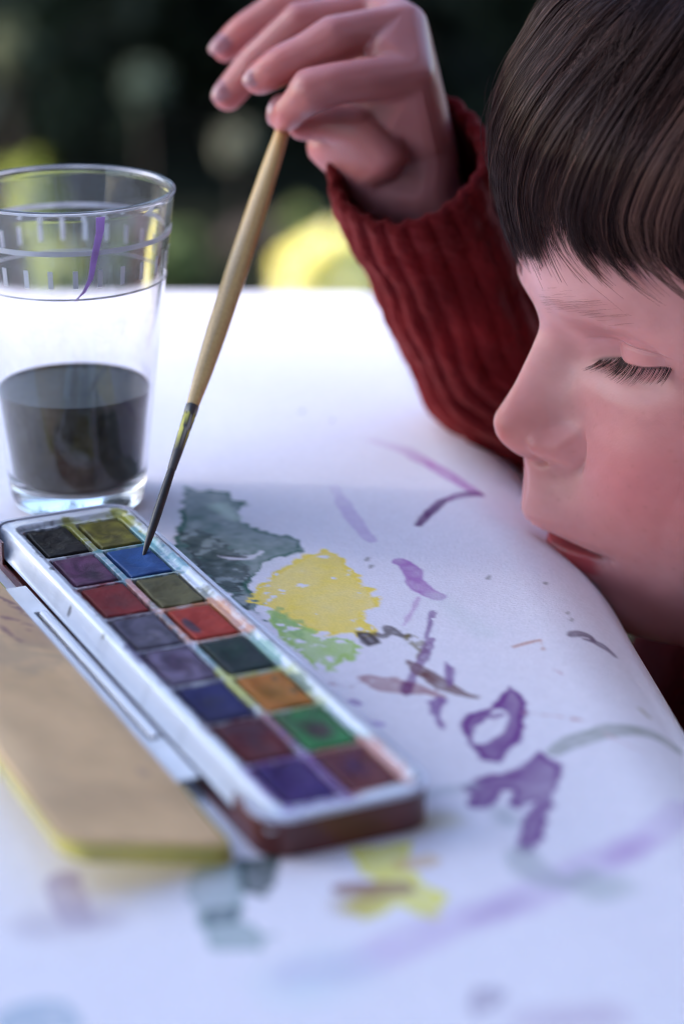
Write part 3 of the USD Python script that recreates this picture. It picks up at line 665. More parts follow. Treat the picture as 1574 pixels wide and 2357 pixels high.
def face_f(l, u):                    # how far forward the face stands at height u, l from its middle
    a = np.abs(l); w = half_w(np.clip(u, -95, 126.5))
    B = prof_base(u) - FC
    f = FC + B * np.sqrt(np.clip(1 - (a / w) ** 2, 0, 1))
    uc = np.clip(u, -61, 25.9)
    f = f + (prof_full(u) - prof_base(u)) * np.exp(-(a / nw(uc)) ** npw(uc))
    # nostril wing and the fold behind it
    f = f + 5.6 * np.exp(-np.abs((a - 12.4) / 4.0) ** 3.2 - np.abs((u + 14.0) / 5.0) ** 2.6) - 1.3 * gauss(a, 10.0, 3.2) * gauss(u, -5.5, 3.2)
    f = f - 2.3 * gauss(a, 17.9, 1.7) * gauss(u, -13.5, 5.5)
    f = f - 2.2 * gauss(a, 6.0, 2.6) * gauss(u, -18.6, 1.6)
    # cheeks, brow, eye socket
    f = f + 5.0 * gauss(a, 40, 17) * gauss(u, -14, 20) + 2.5 * gauss(a, 42, 14) * gauss(u, -46, 18) + 1.2 * gauss(a, 24, 9) * gauss(u, -30, 14)
    f = f + 3.0 * gauss(a, 24, 17) * gauss(u, 32, 6.5)
    f = f - 10.5 * gauss(a, 28.5, 14.0) * np.exp(-np.abs((u - 18.5) / 9.0) ** 2.2) - 1.8 * gauss(a, 11, 4.5) * gauss(u, 14, 9)
    f = f + 0.9 * gauss(a, 27, 10) * gauss(u, 7.0, 4.0)
    # eyelids over the ball
    mu = margin_u(np.clip(a, 10, 48)); cu = crease_u(np.clip(a, 12, 48))
    inl = sst(13.0, 22, a) * sst(46, 40, a)
    up = sst(-0.35, 0.35, u - mu)
    R = 11.6 + (1.4 * up + 1.3 * sst(0, 1.6, u - cu) * sst(12, 4, u - cu)) * inl
    ball = EF + np.sqrt(np.clip(R * R - (a - EL) ** 2 - (u - EU) ** 2, 0, None))
    k = 2.4 + 2.6 * sst(0.0, -4.0, u - mu)
    h = np.clip(0.5 + 0.5 * (ball - f) / k, 0, 1)
    f = np.where((a - EL) ** 2 + (u - EU) ** 2 < R * R, f * (1 - h) + ball * h + k * h * (1 - h), f)
    f = f - 0.55 * gauss(u, cu, 0.55) * inl
    # mouth line, lower lip
    us = -45.7 - 0.9 * (a / 20) ** 2
    f = f - 2.0 * np.exp(-np.abs((u - us) / 0.8) ** 2) * sst(23, 18, a) * sst(-1, 5, a + 4)
    f = f - 1.4 * gauss(a, 22.5, 3.0) * gauss(u, -46.8, 3.0)
    f = f - 0.8 * gauss(a, 0, 2.2) * gauss(u, -28, 7)
    return f


hu = np.r_[-94.9, np.arange(-94, -62, 1.2), np.arange(-62, -48, 0.6), np.arange(-48, -35, 0.35), np.arange(-35, -22, 0.6), np.arange(-22, -5, 0.45), np.arange(-5, 10, 0.6), np.arange(10, 26, 0.28), np.arange(26, 48, 0.7), np.arange(48, 115, 2.2), np.arange(115, 126, 0.9), 126.3]
sinp = np.r_[np.linspace(0, 0.30, 68), np.linspace(0.30, 0.80, 120)[1:], np.linspace(0.80, 0.93, 20)[1:]]
pf_ = np.arcsin(sinp); pf_ = np.r_[pf_, np.linspace(pf_[-1], PI / 2, 14)[1:]]
front = np.r_[-pf_[::-1], pf_[1:]]
backp = PI / 2 + np.linspace(0, PI, 40)[1:-1]
ph = np.r_[front, backp]
HUg, PHg = np.meshgrid(hu, ph, indexing="ij")
lw = half_w(HUg) * np.sin(PHg)
ff_ = np.where(np.cos(PHg) > 1e-9, face_f(lw, HUg), FC + (FC - back_f(HUg)) * np.cos(PHg))
ff_ = np.where(np.abs(np.abs(PHg) - PI / 2) < 1e-6, FC, ff_)
hv = np.concatenate([HW(ff_, HUg, lw).reshape(-1, 3), [HW(np.array(-70.), np.array(-95.6), np.array(0.)), HW(np.array(-72.), np.array(126.7), np.array(0.))]])
nr, nc = HUg.shape
hf = tri((hv[:-2], grid_faces(nr, nc, True))).faces
jj = np.arange(nc); j2 = (jj + 1) % nc
hf = np.vstack([hf, np.stack([j2, jj, np.full(nc, nr * nc)], 1), np.stack([(nr - 1) * nc + jj, (nr - 1) * nc + j2, np.full(nc, nr * nc + 1)], 1)])
head = trimesh.Trimesh(hv, hf, process=False)
if head.volume < 0:
    head = trimesh.Trimesh(hv, hf[:, ::-1], process=False)
# arm and hand
mm = lambda r: r * 0.001
J = lambda *q: [D(x, y, d) for x, y, d, r in q]
RR = lambda *q: [mm(r) for x, y, d, r in q]
INDEX = [(950, 172, .760, 7.4), (838, 184, .754, 6.9), (770, 192, .752, 6.7), (718, 207, .753, 7.2), (692, 232, .756, 5.6), (670, 254, .760, 5.4), (652, 272, .766, 4.4)]
MIDDLE = [(930, 62, .770, 7.8), (850, 70, .766, 7.0), (768, 90, .763, 7.6), (704, 122, .763, 6.3), (650, 148, .764, 6.3), (620, 167, .765, 5.8), (597, 180, .767, 5.0)]
RING = [(880, 22, .786, 7.0), (690, 50, .783, 6.5), (584, 145, .788, 5.8), (525, 217, .793, 5.2)]
LITTLE = [(830, -12, .800, 6.6), (652, 10, .802, 6.0), (560, 70, .805, 5.4), (520, 108, .807, 4.8)]
THUMB = [(880, 350, .772, 8.5), (836, 300, .770, 7.6), (762, 284, .772, 6.0), (697, 287, .775, 4.9)]
parts = [chain(J(*q), RR(*q)) for q in (INDEX, MIDDLE, RING, LITTLE, THUMB)]
hullof = lambda *q: m3.Manifold.batch_hull([bead(D(x, y, d), mm(r)) for x, y, d, r in q])
WA, WB, HEEL = (838, 388, .786, 9.5), (982, 345, .782, 9.8), (752, 336, .786, 6.5)
parts += [hullof(INDEX[0], MIDDLE[0], WA, WB), hullof(MIDDLE[0], RING[0], LITTLE[0], WB, (760, 250, .800, 8)), hullof(THUMB[0], THUMB[1], WA, HEEL), hullof(WA, WB, HEEL, (800, 300, .795, 7), INDEX[0]),
          hullof(INDEX[0], MIDDLE[0], (893, 122, .763, 7.4)), hullof(WA, WB, (886, 455, .792, 13.5), (968, 430, .788, 13.0)), hullof((886, 455, .792, 13.5), (968, 430, .788, 13.0), (1180, 880, .832, 15))]
ELB = D(1185, 885, .835)
SH_R, SH_L = np.array([0.172, 0.805, -0.070]), np.array([0.176, 0.600, -0.060])
NECK, HIP = np.array([0.165, 0.708, -0.070]), np.array([0.245, 0.715, -0.375])
skull = HO - HF * 0.078 - HU * 0.045
armm = m3.Manifold.batch_boolean(parts, m3.OpType.Add)
hand = smoothed(armm, 0.0020, 30)
HD = [SH_L, np.array([0.225, 0.575, -0.26]), np.array([0.14, 0.64, -0.335]), np.array([0.11, 0.665, -0.34])]
rest = [chain([skull, NECK, NECK + [0.012, 0, -0.05]], [0.034, 0.031, 0.036]), chain([ELB, SH_R], [0.018, 0.030]), chain([SH_R, NECK + [0.01, 0, -0.04], SH_L], [0.032, 0.045, 0.032]),
        m3.Manifold.batch_hull([bead(p, r) for p, r in ((SH_R + [0.01, -.02, -.02], .04), (SH_L + [0.01, .02, -.02], .04), (HIP + [0, .045, 0], .055), (HIP - [0, .045, 0], .055))]),
        chain(HD[:3], [0.030, 0.020, 0.015])]
rest += [chain([HD[2], HD[3]], [0.015, 0.013])] + [chain([HD[3] + np.array([0, k * .009 - .014, 0]), HD[3] + np.array([-.025, k * .009 - .014, -.004]), HD[3] + np.array([-.045 + abs(k - 1.4) * .004, k * .0085 - .013, -.016])], [.0065, .006, .0048]) for k in range(4)] + [chain([HD[3] + np.array([.005, .018, 0]), HD[3] + np.array([-.018, .030, -.004])], [.0075, .0058])]
for sy in (0.052, -0.052):
    rest.append(chain([HIP + [0, sy, -0.02], HIP + [-0.20, sy * 1.25, -0.02], HIP + [-0.19, sy * 1.25, GROUND + 0.34 - 0.02 + 0.02 + 0.06], np.array([HIP[0] - 0.19, HIP[1] + sy * 1.25, GROUND + 0.05]), np.array([HIP[0] - 0.28, HIP[1] + sy * 1.3, GROUND + 0.028])], [0.052, 0.040, 0.034, 0.026, 0.024]))
trunk = smoothed(m3.Manifold.batch_boolean(rest, m3.OpType.Add), 0.012, 10)


def to_man(t):
    return m3.Manifold(m3.Mesh(np.asarray(t.vertices, np.float32), np.asarray(t.faces, np.uint32)))


mans = [to_man(t) for t in (head, hand, trunk)]
body = m3.Manifold.batch_boolean(mans, m3.OpType.Add)
if body.is_empty():
    raise RuntimeError("body union failed " + str([m.status() for m in mans]))
bv, bf, _ = meshkit.arrays(body)
loc3 = (bv - HO) * 1000
lf, lu, ll = loc3 @ HF, loc3 @ HU, loc3 @ HL; la = np.abs(ll)
SKIN = np.array([0.47, 0.215, 0.20])
bc = np.ones((len(bv), 3)) * SKIN
sn = meshkit.fbm(bv * 60, 4, 3)[:, None]
isface = (lf > -75) & (lf < 30) & (lu > -100) & (lu < 130) & (la < 75) & ~((ll < -30) & (lf > 8))


def tint(m, c):
    global bc
    m = np.clip(m * isface, 0, 1)[:, None]
    bc = bc * (1 - m) + np.array(c) * m


tint(0.55 * gauss(la, 8, 26) * gauss(lu, 38, 22), (0.50, 0.27, 0.275))
tint(0.75 * gauss(la, 40, 21) * gauss(lu, -16, 24), (0.45, 0.130, 0.130))
tint(0.6 * gauss(la, 0, 13) * gauss(lu, -10, 11) * (lf > 8), (0.45, 0.15, 0.12))
tint(0.55 * gauss(la, 29, 13) * gauss(lu, 23, 6), (0.47, 0.16, 0.165))
tint(0.35 * gauss(la, 26, 10) * gauss(lu, 8, 5), (0.36, 0.14, 0.14))
lipu = -45.7 - 0.9 * (la / 20) ** 2
lipm = sst(21.5, 17, la) * np.where(lu > lipu, sst(3.4 - la * 0.08, 2.2 - la * 0.08, lu - lipu), sst(-11.5 + la * 0.20, -9.4 + la * 0.20, lu - lipu)) * (lf > -12)
tint(0.92 * lipm, (0.40, 0.045, 0.05))
tint(0.9 * gauss(lu, lipu, 0.7) * sst(23, 19, la) * (lf > -12), (0.20, 0.05, 0.05))
tint(0.30 * gauss(la, 16, 4) * gauss(lu, -14, 7), (0.52, 0.22, 0.19))
cu_, mu_ = crease_u(np.clip(la, 12, 48)), margin_u(np.clip(la, 10, 48))
tint(0.55 * gauss(lu, cu_, 0.5) * sst(14, 20, la) * sst(45, 38, la), (0.40, 0.18, 0.18))
tint(0.85 * gauss(lu, mu_ - 0.3, 0.55) * sst(15, 19, la) * sst(45, 40, la), (0.13, 0.06, 0.06))
tips = np.array([D(*q[-1][:3]) for q in (INDEX, MIDDLE, RING, LITTLE, THUMB)])
dt = np.min(np.linalg.norm(bv[:, None] - tips[None], axis=2), axis=1)
m = (0.7 * sst(0.018, 0.004, dt))[:, None]
bc = bc * (1 - m) + np.array([0.54, 0.19, 0.17]) * m
hand_shade = (1 - isface)[:, None] * 1.0
bc = bc * (1 - hand_shade) + bc * np.array([0.70, 0.54, 0.55]) * hand_shade  # hand darker than the face: its shade is put into the skin colour
bc *= (0.90 + 0.20 * sn) * np.array([1.0, 0.92, 0.97])
bc *= 1 + 0.22 * (meshkit.fbm(bv * 240, 4, 19)[:, None] - 0.5) * np.array([0.6, 1.0, 1.0])
rf = np.random.default_rng(77)
for _ in range(70):
    q = (rf.uniform(8, 48), rf.uniform(-50, 8), rf.uniform(0.25, 0.6))
    tint(rf.uniform(0.08, 0.28) * np.exp(-((la - q[0]) ** 2 + (lu - q[1]) ** 2) / q[2] ** 2), (0.27, 0.09, 0.07))
tint(0.13 * np.exp(-np.abs((lu - 31.5 - 2 * np.sin((la - 6) / 12)) / 2.6) ** 2) * sst(8, 14, la) * sst(44, 36, la), (0.16, 0.085, 0.075))
fr = meshkit.noise(bv * 900, 17)
M_SKIN = usdkit.material(stage, "/World/Looks/skin", {
    "a": ("attribute", {"attribute": "paint"}), "t": ("texture_coordinate", {}), "n": ("noise_texture", {"scale": 1300.0, "detail": 3.0}), "b": ("bump", {"strength": 0.25, "distance": 0.0003}),
    "p": ("principled_bsdf", {"roughness": 0.42, "specular_ior_level": 0.45, "coat_weight": 0.12, "coat_roughness": 0.35, "subsurface_weight": 0.45, "subsurface_radius": (1.0, 0.36, 0.22), "subsurface_scale": 0.0015})},
    [("a.color", "p.base_color"), ("t.object", "n.vector"), ("n.fac", "b.height"), ("b.normal", "p.normal")], surface="p.BSDF")
person = thing("person", "child in a red ribbed sweater with brown fringe, leaning over table edge holding the brush", "person", (HIP[0], HIP[1], GROUND))
obj("body", (bv, bf), M_SKIN, person, True, bc)
M_NAIL = plain("fingernail", (0.36, 0.15, 0.17), 0.3, 0.5, var=0.1, coat=0.3)
for (x, y, d), n_, t_ in (((587, 166, .7640), (-.45, .55, -.70), (-.80, -.5, 0)), ((511, 200, .7895), (-.55, .50, -.67), (-.6, -.75, 0)), ((508, 94, .8035), (-.45, .62, -.64), (-.75, -.55, 0)), ((630, 250, .7660), (-.80, .2, -.56), (-.4, -.9, 0))):
    cw_ = lambda q: q[0] * RT + q[1] * UPV + q[2] * FW
    n_, t_ = cw_(n_), cw_(t_); n_ /= np.linalg.norm(n_); t_ -= n_ * (t_ @ n_); t_ /= np.linalg.norm(t_)
    s_ = trimesh.creation.icosphere(3, 1.0); s_.vertices[:, 2] = s_.vertices[:, 2] - 0.9 * (s_.vertices[:, 0] ** 2 * 0.5 + s_.vertices[:, 1] ** 2)
    M_ = np.stack([t_ * 0.0052, np.cross(n_, t_) * 0.0041, n_ * 0.0019], 1)
    obj("fingernail", (D(x, y, d) + s_.vertices @ M_.T, s_.faces), M_NAIL, person, True)

# sweater: a ribbed sleeve swept along the arm, and the body of it
M_KNIT = usdkit.material(stage, "/World/Looks/red_knit", {
    "t": ("texture_coordinate", {}), "v": ("voronoi_texture", {"scale": 420.0}), "n": ("noise_texture", {"scale": 25.0, "detail": 5.0}),
    "r": ("rgb_ramp", {"ramp": [(0.3, (0.070, 0.005, 0.006)), (0.7, (0.17, 0.009, 0.011))]}), "b": ("bump", {"strength": 0.5, "distance": 0.0012}),
    "p": ("principled_bsdf", {"roughness": 0.9, "specular_ior_level": 0.1, "sheen_weight": 0.25, "sheen_roughness": 0.5, "sheen_tint": (0.8, 0.2, 0.2)})},
    [("t.object", "v.vector"), ("t.object", "n.vector"), ("n.fac", "r.fac"), ("r.color", "p.base_color"), ("v.distance", "b.height"), ("b.normal", "p.normal")], surface="p.BSDF")
cl_ = spline([D(938, 372, .775), D(1003, 525, .797), D(1075, 700, .814), D(1150, 850, .832), ELB + [0.03, 0, -0.012], (ELB + SH_R) / 2 + [0.012, 0, 0.0], SH_R + [0.005, 0, 0.0]], 150)
rad = np.interp(np.linspace(0, 1, 150), [0, 0.04, 0.10, 0.2, 0.35, 0.5, 0.6, 0.8, 1], [.0268, .0275, .0270, .0262, .0262, .0270, .0285, .036, .046])
tg = np.gradient(cl_, axis=0); tg /= np.linalg.norm(tg, axis=1, keepdims=True)
e1 = np.cross(tg, FW); e1 /= np.linalg.norm(e1, axis=1, keepdims=True); e2 = np.cross(tg, e1)
NA = 480; an = np.arange(NA) * 2 * PI / NA
rib = (np.abs(np.sin(an * 11)) ** 0.8 - 0.5) * 0.0013
rib = rib * (1 + 0.35 * np.sin(3 * an + 1))
fold = (meshkit.fbm(np.stack(np.broadcast_arrays(np.cos(an)[None, :] * 2, np.sin(an)[None, :] * 2, np.linspace(0, 14, 150)[:, None]), -1).reshape(-1, 3), 3, 8).reshape(150, NA) - 0.5) * 0.012 * np.linspace(0.3, 1.3, 150)[:, None]
row = lambda k, dr, push=0.0: cl_[k] + tg[k] * push + (rad[k] + dr + rib[:, None] + fold[k][:, None]) * (np.cos(an)[:, None] * e1[k] + np.sin(an)[:, None] * e2[k])
rows = [row(k, -0.0045) for k in range(22, -1, -2)] + [row(0, -0.0035, -0.0018), row(0, -0.0018, -0.0026), row(0, -0.0004, -0.0016)] + [row(k, 0.0) for k in range(150)]
slv = (np.concatenate(rows), grid_faces(len(rows), NA, True)[:, ::-1])
tor = [m3.Manifold.batch_hull([bead(p, r, 32) for p, r in ((SH_R + [0.012, -.015, -.02], .050), (SH_L + [0.012, .015, -.02], .050), (HIP + [0, .05, 0.02], .062), (HIP - [0, .05, -0.02], .062), (NECK + [0.015, 0, -0.05], .058), (np.array([0.168, 0.66, -0.13]), .060), (np.array([0.168, 0.76, -0.125]), .060), (np.array([0.150, 0.715, -0.085]), .052), (np.array([0.154, 0.768, -0.085]), .054))]), chain(HD[:3], [0.044, 0.030, 0.023]), chain([NECK + [0.004, 0, -0.015], NECK + [0.015, 0, -0.06]], [0.039, 0.05])]
torso = smoothed(m3.Manifold.batch_boolean(tor, m3.OpType.Add), 0.008, 12)
torso.vertices += torso.vertex_normals * ((meshkit.fbm(torso.vertices * 22, 3, 4) - 0.5) * 0.012)[:, None]
obj("sweater", cat([slv, torso]), M_KNIT, person, True)
M_JEAN = plain("blue_trousers", (0.05, 0.07, 0.13), 0.85, 0.2, var=0.3, scale=80)
trs = [chain([HIP + [0, sy, -0.02], HIP + [-0.20, sy * 1.25, -0.02], HIP + [-0.19, sy * 1.25, GROUND + 0.40], np.array([HIP[0] - 0.19, HIP[1] + sy * 1.25, GROUND + 0.07])], [0.066, 0.049, 0.042, 0.036]) for sy in (0.052, -0.052)]
trs = smoothed(m3.Manifold.batch_boolean(trs + [m3.Manifold.batch_hull([bead(HIP + [0, .05, 0], .066), bead(HIP - [0, .05, 0], .066)])], m3.OpType.Add), 0.015, 6)
obj("trousers", trs, M_JEAN, person, True)
M_SHOE = plain("shoe", (0.06, 0.045, 0.04), 0.5, 0.4)
for sy in (0.052, -0.052):
    obj("shoe", smoothed(chain([np.array([HIP[0] - 0.185, HIP[1] + sy * 1.25, GROUND + 0.045]), np.array([HIP[0] - 0.24, HIP[1] + sy * 1.28, GROUND + 0.036]), np.array([HIP[0] - 0.295, HIP[1] + sy * 1.32, GROUND + 0.030])], [.040, .034, .029]), .008, 6), M_SHOE, person, True)

# hair: strands combed from the crown over a shell round the skull
rg = np.random.default_rng(11)
hair_f = P_([(30, 4.5), (39, 8.2), (46, 11.0), (53, 13.2), (60, 14.3), (70, 15.0), (77.6, 14.6), (86, 12.6), (94, 9.4), (104, 3.5), (115, -4.5), (124, -17), (131, -32), (136, -51), (138.5, -66), (139, -71)])


def shell(u, phi, off=0.0):
    rho = (hair_f(np.clip(u, 30, 139)) - FC) / 91.0
    c = np.cos(phi)
    r = np.where(c > 0, 91.0, 99.0)
    return HW(FC + (r * rho + off) * c, u + 0 * phi, (80.0 * rho + off) * np.sin(phi))


def hem(phi):
    a = np.abs(phi)
    return 43.0 + 7.5 * sst(0.15, 0.62, a) - 12 * sst(0.75, 1.0, a) - 52 * sst(0.95, 1.25, a) * 0 - 40 * sst(1.6, 2.6, a)


def strand_set(ncl, per, lo, hi, width, seed):
    r = np.random.default_rng(seed)
    cph = np.sort(r.uniform(lo, hi, ncl)); coff = r.normal(0, 1.9, ncl); chem = r.normal(2.0, 5.6, ncl); ctw = r.normal(0, 0.05, ncl); ctop = r.uniform(100, 138.5, ncl); cbend = r.normal(0, 0.03, ncl)
    tone = r.choice(3, ncl, p=[0.56, 0.28, 0.16])
    sets = [([], []), ([], []), ([], [])]
    for k in range(ncl):
        for _ in range(r.integers(int(per * .5), int(per * 1.5))):
            p0 = cph[k] + r.normal(0, 0.026)
            fly = r.random() < 0.03
            uh = hem(p0) + chem[k] + r.normal(0, 2.2) + (r.exponential(7.5) if r.random() < 0.6 else 0) - (r.exponential(3.5) if r.random() < 0.15 else 0)
            gap = gauss(p0, 0.30, 0.085)
            uh = uh + 21 * gap * (r.random() < 0.95)
            ut = min(138.6, ctop[k] + r.normal(0, 7)) if not fly else r.uniform(85, 120)
            t = np.linspace(0, 1, 26)
            u = ut + (uh - ut) * t
            low = np.clip((60 - u) / 20, 0, 1.2)
            phi = p0 - (p0 - cph[k]) * 0.78 * sst(66, 38, u) + (0.46 + ctw[k] * 2) * (np.clip(u - 64, 0, None) / 72) ** 1.2 + ctw[k] * 0.5 * np.sin(u * 0.06)
            phi = phi + low ** 2 * (0.07 + 0.10 * np.tanh((p0 - 0.31) * 9) + cbend[k])
            off = coff[k] * 0.9 + r.normal(0, 0.7) - 1.2 + (r.normal(0, 2.2) * np.sin(t * 3 + r.uniform(0, 3)) if fly else 0) + 0.15 * np.sin(u * 0.12 + r.uniform(0, 6))
            w = width * r.uniform(0.6, 1.3) * np.interp(t, [0, 0.1, 0.75, 1], [0.7, 1, 1, 0.2]) * 0.001
            q = tone[k] if r.random() < 0.8 else r.integers(0, 3)
            sets[q][0].append(shell(u, phi, off)); sets[q][1].append(w)
    return sets


def hair_mat(name, col, rough=0.34):
    return usdkit.material(stage, "/World/Looks/" + name, {
        "p": ("principled_bsdf", {"base_color": col, "roughness": rough, "specular_ior_level": 0.45, "specular_tint": (1.0, 0.62, 0.60), "anisotropic": 0.0})}, [], surface="p.BSDF")


M_H1, M_H2, M_H3 = hair_mat("dark_hair", (0.010, 0.0045, 0.0045), 0.30), hair_mat("brown_hair", (0.042, 0.017, 0.015), 0.26), hair_mat("light_brown_hair", (0.13, 0.062, 0.050), 0.30)
cu, cph = np.linspace(0, 1, 60), np.linspace(-PI, PI, 181)
CUg, CPg = np.meshgrid(cu, cph, indexing="ij")
he = hem(CPg) + 9.0 + 24 * gauss(CPg, 0.33, 0.15) + 5 * (np.abs(np.sin(CPg * 31)) + np.abs(np.sin(CPg * 13 + 1)))
capv = shell(he + (138.9 - he) * CUg, CPg, -5.2)
hair = obj("hair", (capv.reshape(-1, 3), grid_faces(60, 181)), M_H1, person, True)
fr_, bk_ = strand_set(330, 52, -0.8, 1.35, 0.17, 1), strand_set(150, 34, 1.3, 2 * PI - 0.75, 0.42, 4)
for q, mat in enumerate((M_H1, M_H2, M_H3)):
    tag(curves("hair_strands", fr_[q][0] + bk_[q][0], fr_[q][1] + bk_[q][1], mat, person), kind="stuff")
# eyelashes
st_, wd_ = [], []
for side in (1, -1):
    for k in range(190):
        l0 = rg.uniform(18.5, 43.5)
        u0 = float(margin_u(l0)) - 0.1 + rg.normal(0, 0.2); f0 = float(face_f(np.array(l0), np.array(u0 + 0.5))) - 0.2
        ln = rg.uniform(4.0, 7.6) * (0.75 + 0.25 * math.sin((l0 - 14) / 32 * PI))
        spread = (round((l0 - 28) / 2.2) * 2.2 + rg.normal(0, .5)) / 16 * 0.5 - 0.08 + rg.normal(0, 0.07)
        t = np.linspace(0, 1, 8)
        f_ = f0 + ln * ((0.62 + 0.35 * sst(30, 19, l0)) * t + 0.05 * t * t); u_ = u0 - ln * (0.92 * t - 0.30 * t * t); l_ = l0 + ln * spread * t
        st_.append(HW(f_, u_, l_ * side)); wd_.append(np.interp(t, [0, 1], [0.00012, 0.00004]))
tag(curves("eyelashes", st_, wd_, M_H1, person), kind="stuff")
st_, wd_ = [], []
for side in (1, -1):
    for k in range(110):
        l0 = rg.uniform(9, 38); u0 = 31.5 + 3.0 * math.sin((l0 - 6) / 40 * PI) + rg.normal(0, 1.4)
        t = np.linspace(0, 1, 5); l_ = l0 + 4.5 * t; u_ = u0 + 1.2 * t
        f_ = face_f(l_, u_) + 0.25
        st_.append(HW(f_, u_, l_ * side)); wd_.append(np.full(5, 0.000028))
tag(curves("eyebrow", st_, wd_, M_H3, person), kind="stuff")
# ------------------------------------------------------------------ garden behind the table
M_GRASS = plain("grass_ground", (0.011, 0.013, 0.008), 0.95, 0.05, var=0.5, scale=9, bump=0.6, dist=0.02)
gq = np.linspace(-1, 1, 60); gq = np.sign(gq) * np.abs(gq) ** 2.2 * 60
GY, GX = np.meshgrid(gq, gq, indexing="ij")
GZ = GROUND + (fbm2(GX, GY, 0.8, 71, 3) - 0.5) * 0.05 * sst(1.5, 3, np.hypot(GX, GY))
tag(obj("ground", (np.stack([GX, GY, GZ], -1).reshape(-1, 3), grid_faces(60, 60)), M_GRASS, None, True), kind="structure")
M_LEAF = usdkit.material(stage, "/World/Looks/leaves", {"a": ("attribute", {"attribute": "paint"}), "p": ("principled_bsdf", {"roughness": 0.7, "specular_ior_level": 0.06}), "t": ("translucent_bsdf", {}), "m": ("mix_closure", {"fac": 0.3})},
    [("a.color", "p.base_color"), ("a.color", "t.color"), ("p.BSDF", "m.closure1"), ("t.BSDF", "m.closure2")], surface="m.closure")
M_BARK = plain("bark", (0.07, 0.05, 0.04), 0.9, 0.2, var=0.4, scale=40)


def leaves(c, rx, ry, rz, n, size, cols, seed, shellness=0.5, bias=(0, 0, 0.5)):
    r = np.random.default_rng(seed)
    d = r.normal(size=(n, 3)); d /= np.linalg.norm(d, axis=1, keepdims=True)
    lump = 1 + 0.5 * (meshkit.noise(d * 2.2 + seed, seed) - 0.5)
    p = np.array(c) + d * (r.random(n)[:, None] ** shellness) * lump[:, None] * np.array([rx, ry, rz])
    n_ = d * 0.6 + r.normal(size=(n, 3)) * 0.7 + np.array(bias); n_ /= np.linalg.norm(n_, axis=1, keepdims=True)
    t = np.cross(n_, r.normal(size=(n, 3))); t /= np.linalg.norm(t, axis=1, keepdims=True); b = np.cross(n_, t)
    s_ = size * r.uniform(0.6, 1.4, (n, 1))
    v = np.stack([p - t * s_, p + b * s_ * 0.45 - n_ * s_ * 0.12, p + t * s_, p - b * s_ * 0.45 - n_ * s_ * 0.12], 1)
    cc = np.array(cols)[r.integers(0, len(cols), n)] * r.uniform(0.7, 1.3, (n, 1))
    ok = v[:, :, 2].min(1) > GROUND
    v, cc = v[ok], cc[ok]
    k = np.arange(len(v)) * 4
    f = np.concatenate([np.stack([k, k + 1, k + 2], 1), np.stack([k, k + 2, k + 3], 1)])
    return v.reshape(-1, 3), f, np.repeat(cc, 4, 0)


def shrub(name, label, cat_, c, rx, ry, rz, n, size, cols, seed, group=None, stems=5, bias=(0, 0, 0.5)):
    t_ = thing(name, label, cat_, (c[0], c[1], GROUND), group)
    r = np.random.default_rng(seed + 99)
    st = [chain([(c[0] + r.normal(0, rx * .08), c[1] + r.normal(0, ry * .08), GROUND - 0.02), (c[0] + r.normal(0, rx * .35), c[1] + r.normal(0, ry * .35), c[2] + rz * r.uniform(-.1, .6))], [0.002 + rz * 0.028, 0.0012 + rz * 0.008], 8) for _ in range(stems)]
    obj("stem", cat(st), M_BARK, t_, 50)
    v, f, cc = leaves(c, rx, ry, rz, n, size, cols, seed, bias=bias)
    obj("foliage", (v, f), M_LEAF, t_, True, cc)


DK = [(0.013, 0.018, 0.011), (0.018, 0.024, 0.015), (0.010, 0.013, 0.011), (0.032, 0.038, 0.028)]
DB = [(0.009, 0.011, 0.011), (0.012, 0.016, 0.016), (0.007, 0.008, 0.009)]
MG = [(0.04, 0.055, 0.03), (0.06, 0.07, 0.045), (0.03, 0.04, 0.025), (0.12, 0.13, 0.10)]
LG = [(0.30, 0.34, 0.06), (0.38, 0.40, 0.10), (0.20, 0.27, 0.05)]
SH = [("tall dark shrub standing directly behind the raised hand", (0.10, 4.3), 0.75, 0.5, 1.0, DK), ("grey green shrub at the left edge behind the glass", (-0.62, 4.2), 0.48, 0.45, 0.85, MG), ("dark blue green shrub behind the child's fringe", (0.98, 4.4), 0.7, 0.5, 1.1, DB),
      ("wide dark shrub farther back between its two neighbours", (-0.35, 5.6), 0.9, 0.6, 1.4, DK)]
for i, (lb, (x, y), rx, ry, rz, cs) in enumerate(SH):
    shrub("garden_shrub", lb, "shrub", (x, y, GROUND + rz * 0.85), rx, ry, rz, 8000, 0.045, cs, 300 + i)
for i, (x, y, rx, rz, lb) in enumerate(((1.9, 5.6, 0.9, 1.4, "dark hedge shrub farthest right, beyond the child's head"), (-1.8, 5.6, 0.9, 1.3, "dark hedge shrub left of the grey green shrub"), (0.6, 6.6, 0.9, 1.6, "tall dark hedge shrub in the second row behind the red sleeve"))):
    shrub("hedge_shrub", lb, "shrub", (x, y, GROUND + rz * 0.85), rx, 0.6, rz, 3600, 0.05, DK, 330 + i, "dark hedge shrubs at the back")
P3 = lambda x, y, d: D(x * DS, y * DS, d)
c = P3(752, 645, 3.05)
shrub("yellow_flowers", "clump of bright yellow flowers glowing beside the red sleeve", "flowers", c, 0.070, 0.06, 0.056, 4200, 0.012, [(0.88, 0.80, 0.28), (0.90, 0.86, 0.55), (0.86, 0.76, 0.18)], 351, bias=(-1.3, -1.1, 1.3))
c = P3(60, 500, 3.4)
shrub("yellow_green_plant", "sunny yellow green plant seen through the left side of the glass", "plant", c, 0.055, 0.05, 0.075, 1100, 0.014, LG, 352, bias=(-.9, -.8, 1.0))
c = P3(120, 630, 3.2)
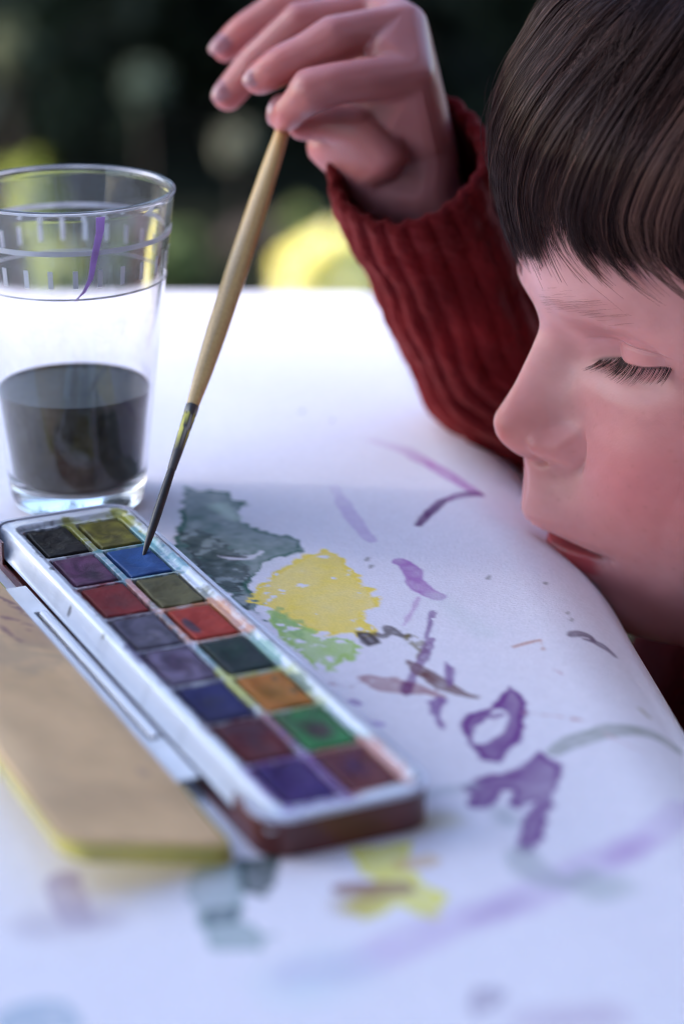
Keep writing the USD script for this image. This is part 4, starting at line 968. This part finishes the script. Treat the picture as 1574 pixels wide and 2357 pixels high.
shrub("yellow_green_plant", "low lime green plant seen through the glass just above the table", "plant", c, 0.06, 0.05, 0.035, 1000, 0.012, LG, 353, bias=(-.9, -.8, 1.0))
c = P3(405, 600, 3.3)
shrub("low_green_plant", "low mid green plant between the glass and the brush", "plant", c, 0.045, 0.05, 0.05, 300, 0.014, [(0.09, 0.13, 0.05), (0.12, 0.16, 0.07)], 354)
c = P3(590, 560, 3.5)
shrub("rosy_ground_plant", "low brownish pink plant just right of the brush handle", "plant", c, 0.06, 0.05, 0.045, 300, 0.014, [(0.10, 0.08, 0.075), (0.13, 0.10, 0.09)], 355)
for i, (x, y, d, w, cs, lb) in enumerate(((545, 330, 3.45, 0.026, [(0.20, 0.20, 0.15)], "pale leaf catching the light left of the hand's wrist"), (330, 190, 3.55, 0.028, [(0.13, 0.16, 0.12)], "dull pale leaf high above the glass"), (690, 520, 3.35, 0.026, [(0.20, 0.24, 0.10)], "pale green leaf just above the yellow flowers"), (20, 110, 3.5, 0.036, [(0.14, 0.15, 0.09)], "pale leaf at the top left corner"))):
    c = P3(x, y, d)
    shrub("pale_leaved_sprig", lb, "plant", c, w, w, w, 300, 0.012, cs, 360 + i, stems=2, bias=(-.6, 0, .8))

# trees out of view on the left, placed to shade near table and far shrubs
def tree(label, x, y, trunk_h, rx, ry, rz, zc, n, seed):
    t_ = thing("unseen_tree", label, "tree", (x, y, GROUND))
    r = np.random.default_rng(seed)
    br = [chain([(x, y, GROUND - 0.05), (x + .03, y, GROUND + trunk_h * .6), (x, y + .04, zc)], [0.16, 0.11, 0.05], 12)]
    for k in range(9):
        a = r.uniform(0, 2 * PI)
        br.append(chain([(x, y, zc - rz * r.uniform(.2, .8)), (x + math.cos(a) * rx * .7, y + math.sin(a) * ry * .7, zc + rz * r.uniform(-.3, .6))], [0.05, 0.015], 8))
    obj("trunk", cat(br), M_BARK, t_, 50)
    v, f, cc = leaves((x, y, zc), rx, ry, rz, n, 0.11, MG, seed, 0.45)
    obj("crown", (v, f), M_LEAF, t_, True, cc)


TREE_X = -4.0
tree("unseen leafy tree left of the table, placed to shade its near half", TREE_X, -0.51, 2.2, 0.9, 2.1, 1.15, 2.9, 10000, 401)
tree("unseen leafy tree left of the far shrubs, placed to shade them", TREE_X, 6.6, 1.6, 1.5, 2.4, 2.0, 2.45, 9000, 402)

M_WALL = plain("dark_boards", (0.06, 0.045, 0.036), 0.8, 0.3, var=0.3, scale=6, bump=0.3, dist=0.003)
wall = thing("unseen_shed", "unseen dark boards and eaves behind and right of the camera, placed to block sky light", "shed", (0.3, -1.55, GROUND))  # out of view, placed to block sky light from behind and right
bx = lambda n, e, c: obj(n, trimesh.creation.box(e, trimesh.transformations.translation_matrix([c[0], c[1], GROUND + c[2]])), M_WALL, wall)
for k in range(20):
    bx("board", [0.148, 0.022 + 0.004 * (k % 2), 3.4], (-1.9 + k * 0.15, -1.55, 1.7))
for k in range(18):
    bx("board", [0.022 + 0.004 * (k % 2), 0.148, 3.4], (1.06, -1.46 + k * 0.15, 1.7))
bx("rail", [3.1, 0.05, 0.08], (-0.45, -1.6, 3.2)); bx("rail", [0.05, 2.7, 0.08], (1.11, -0.17, 3.2))
bx("eaves", [3.4, 1.15, 0.05], (-0.35, -1.1, 3.45)); bx("eaves", [0.75, 2.7, 0.05], (0.86, 0.83, 3.45))
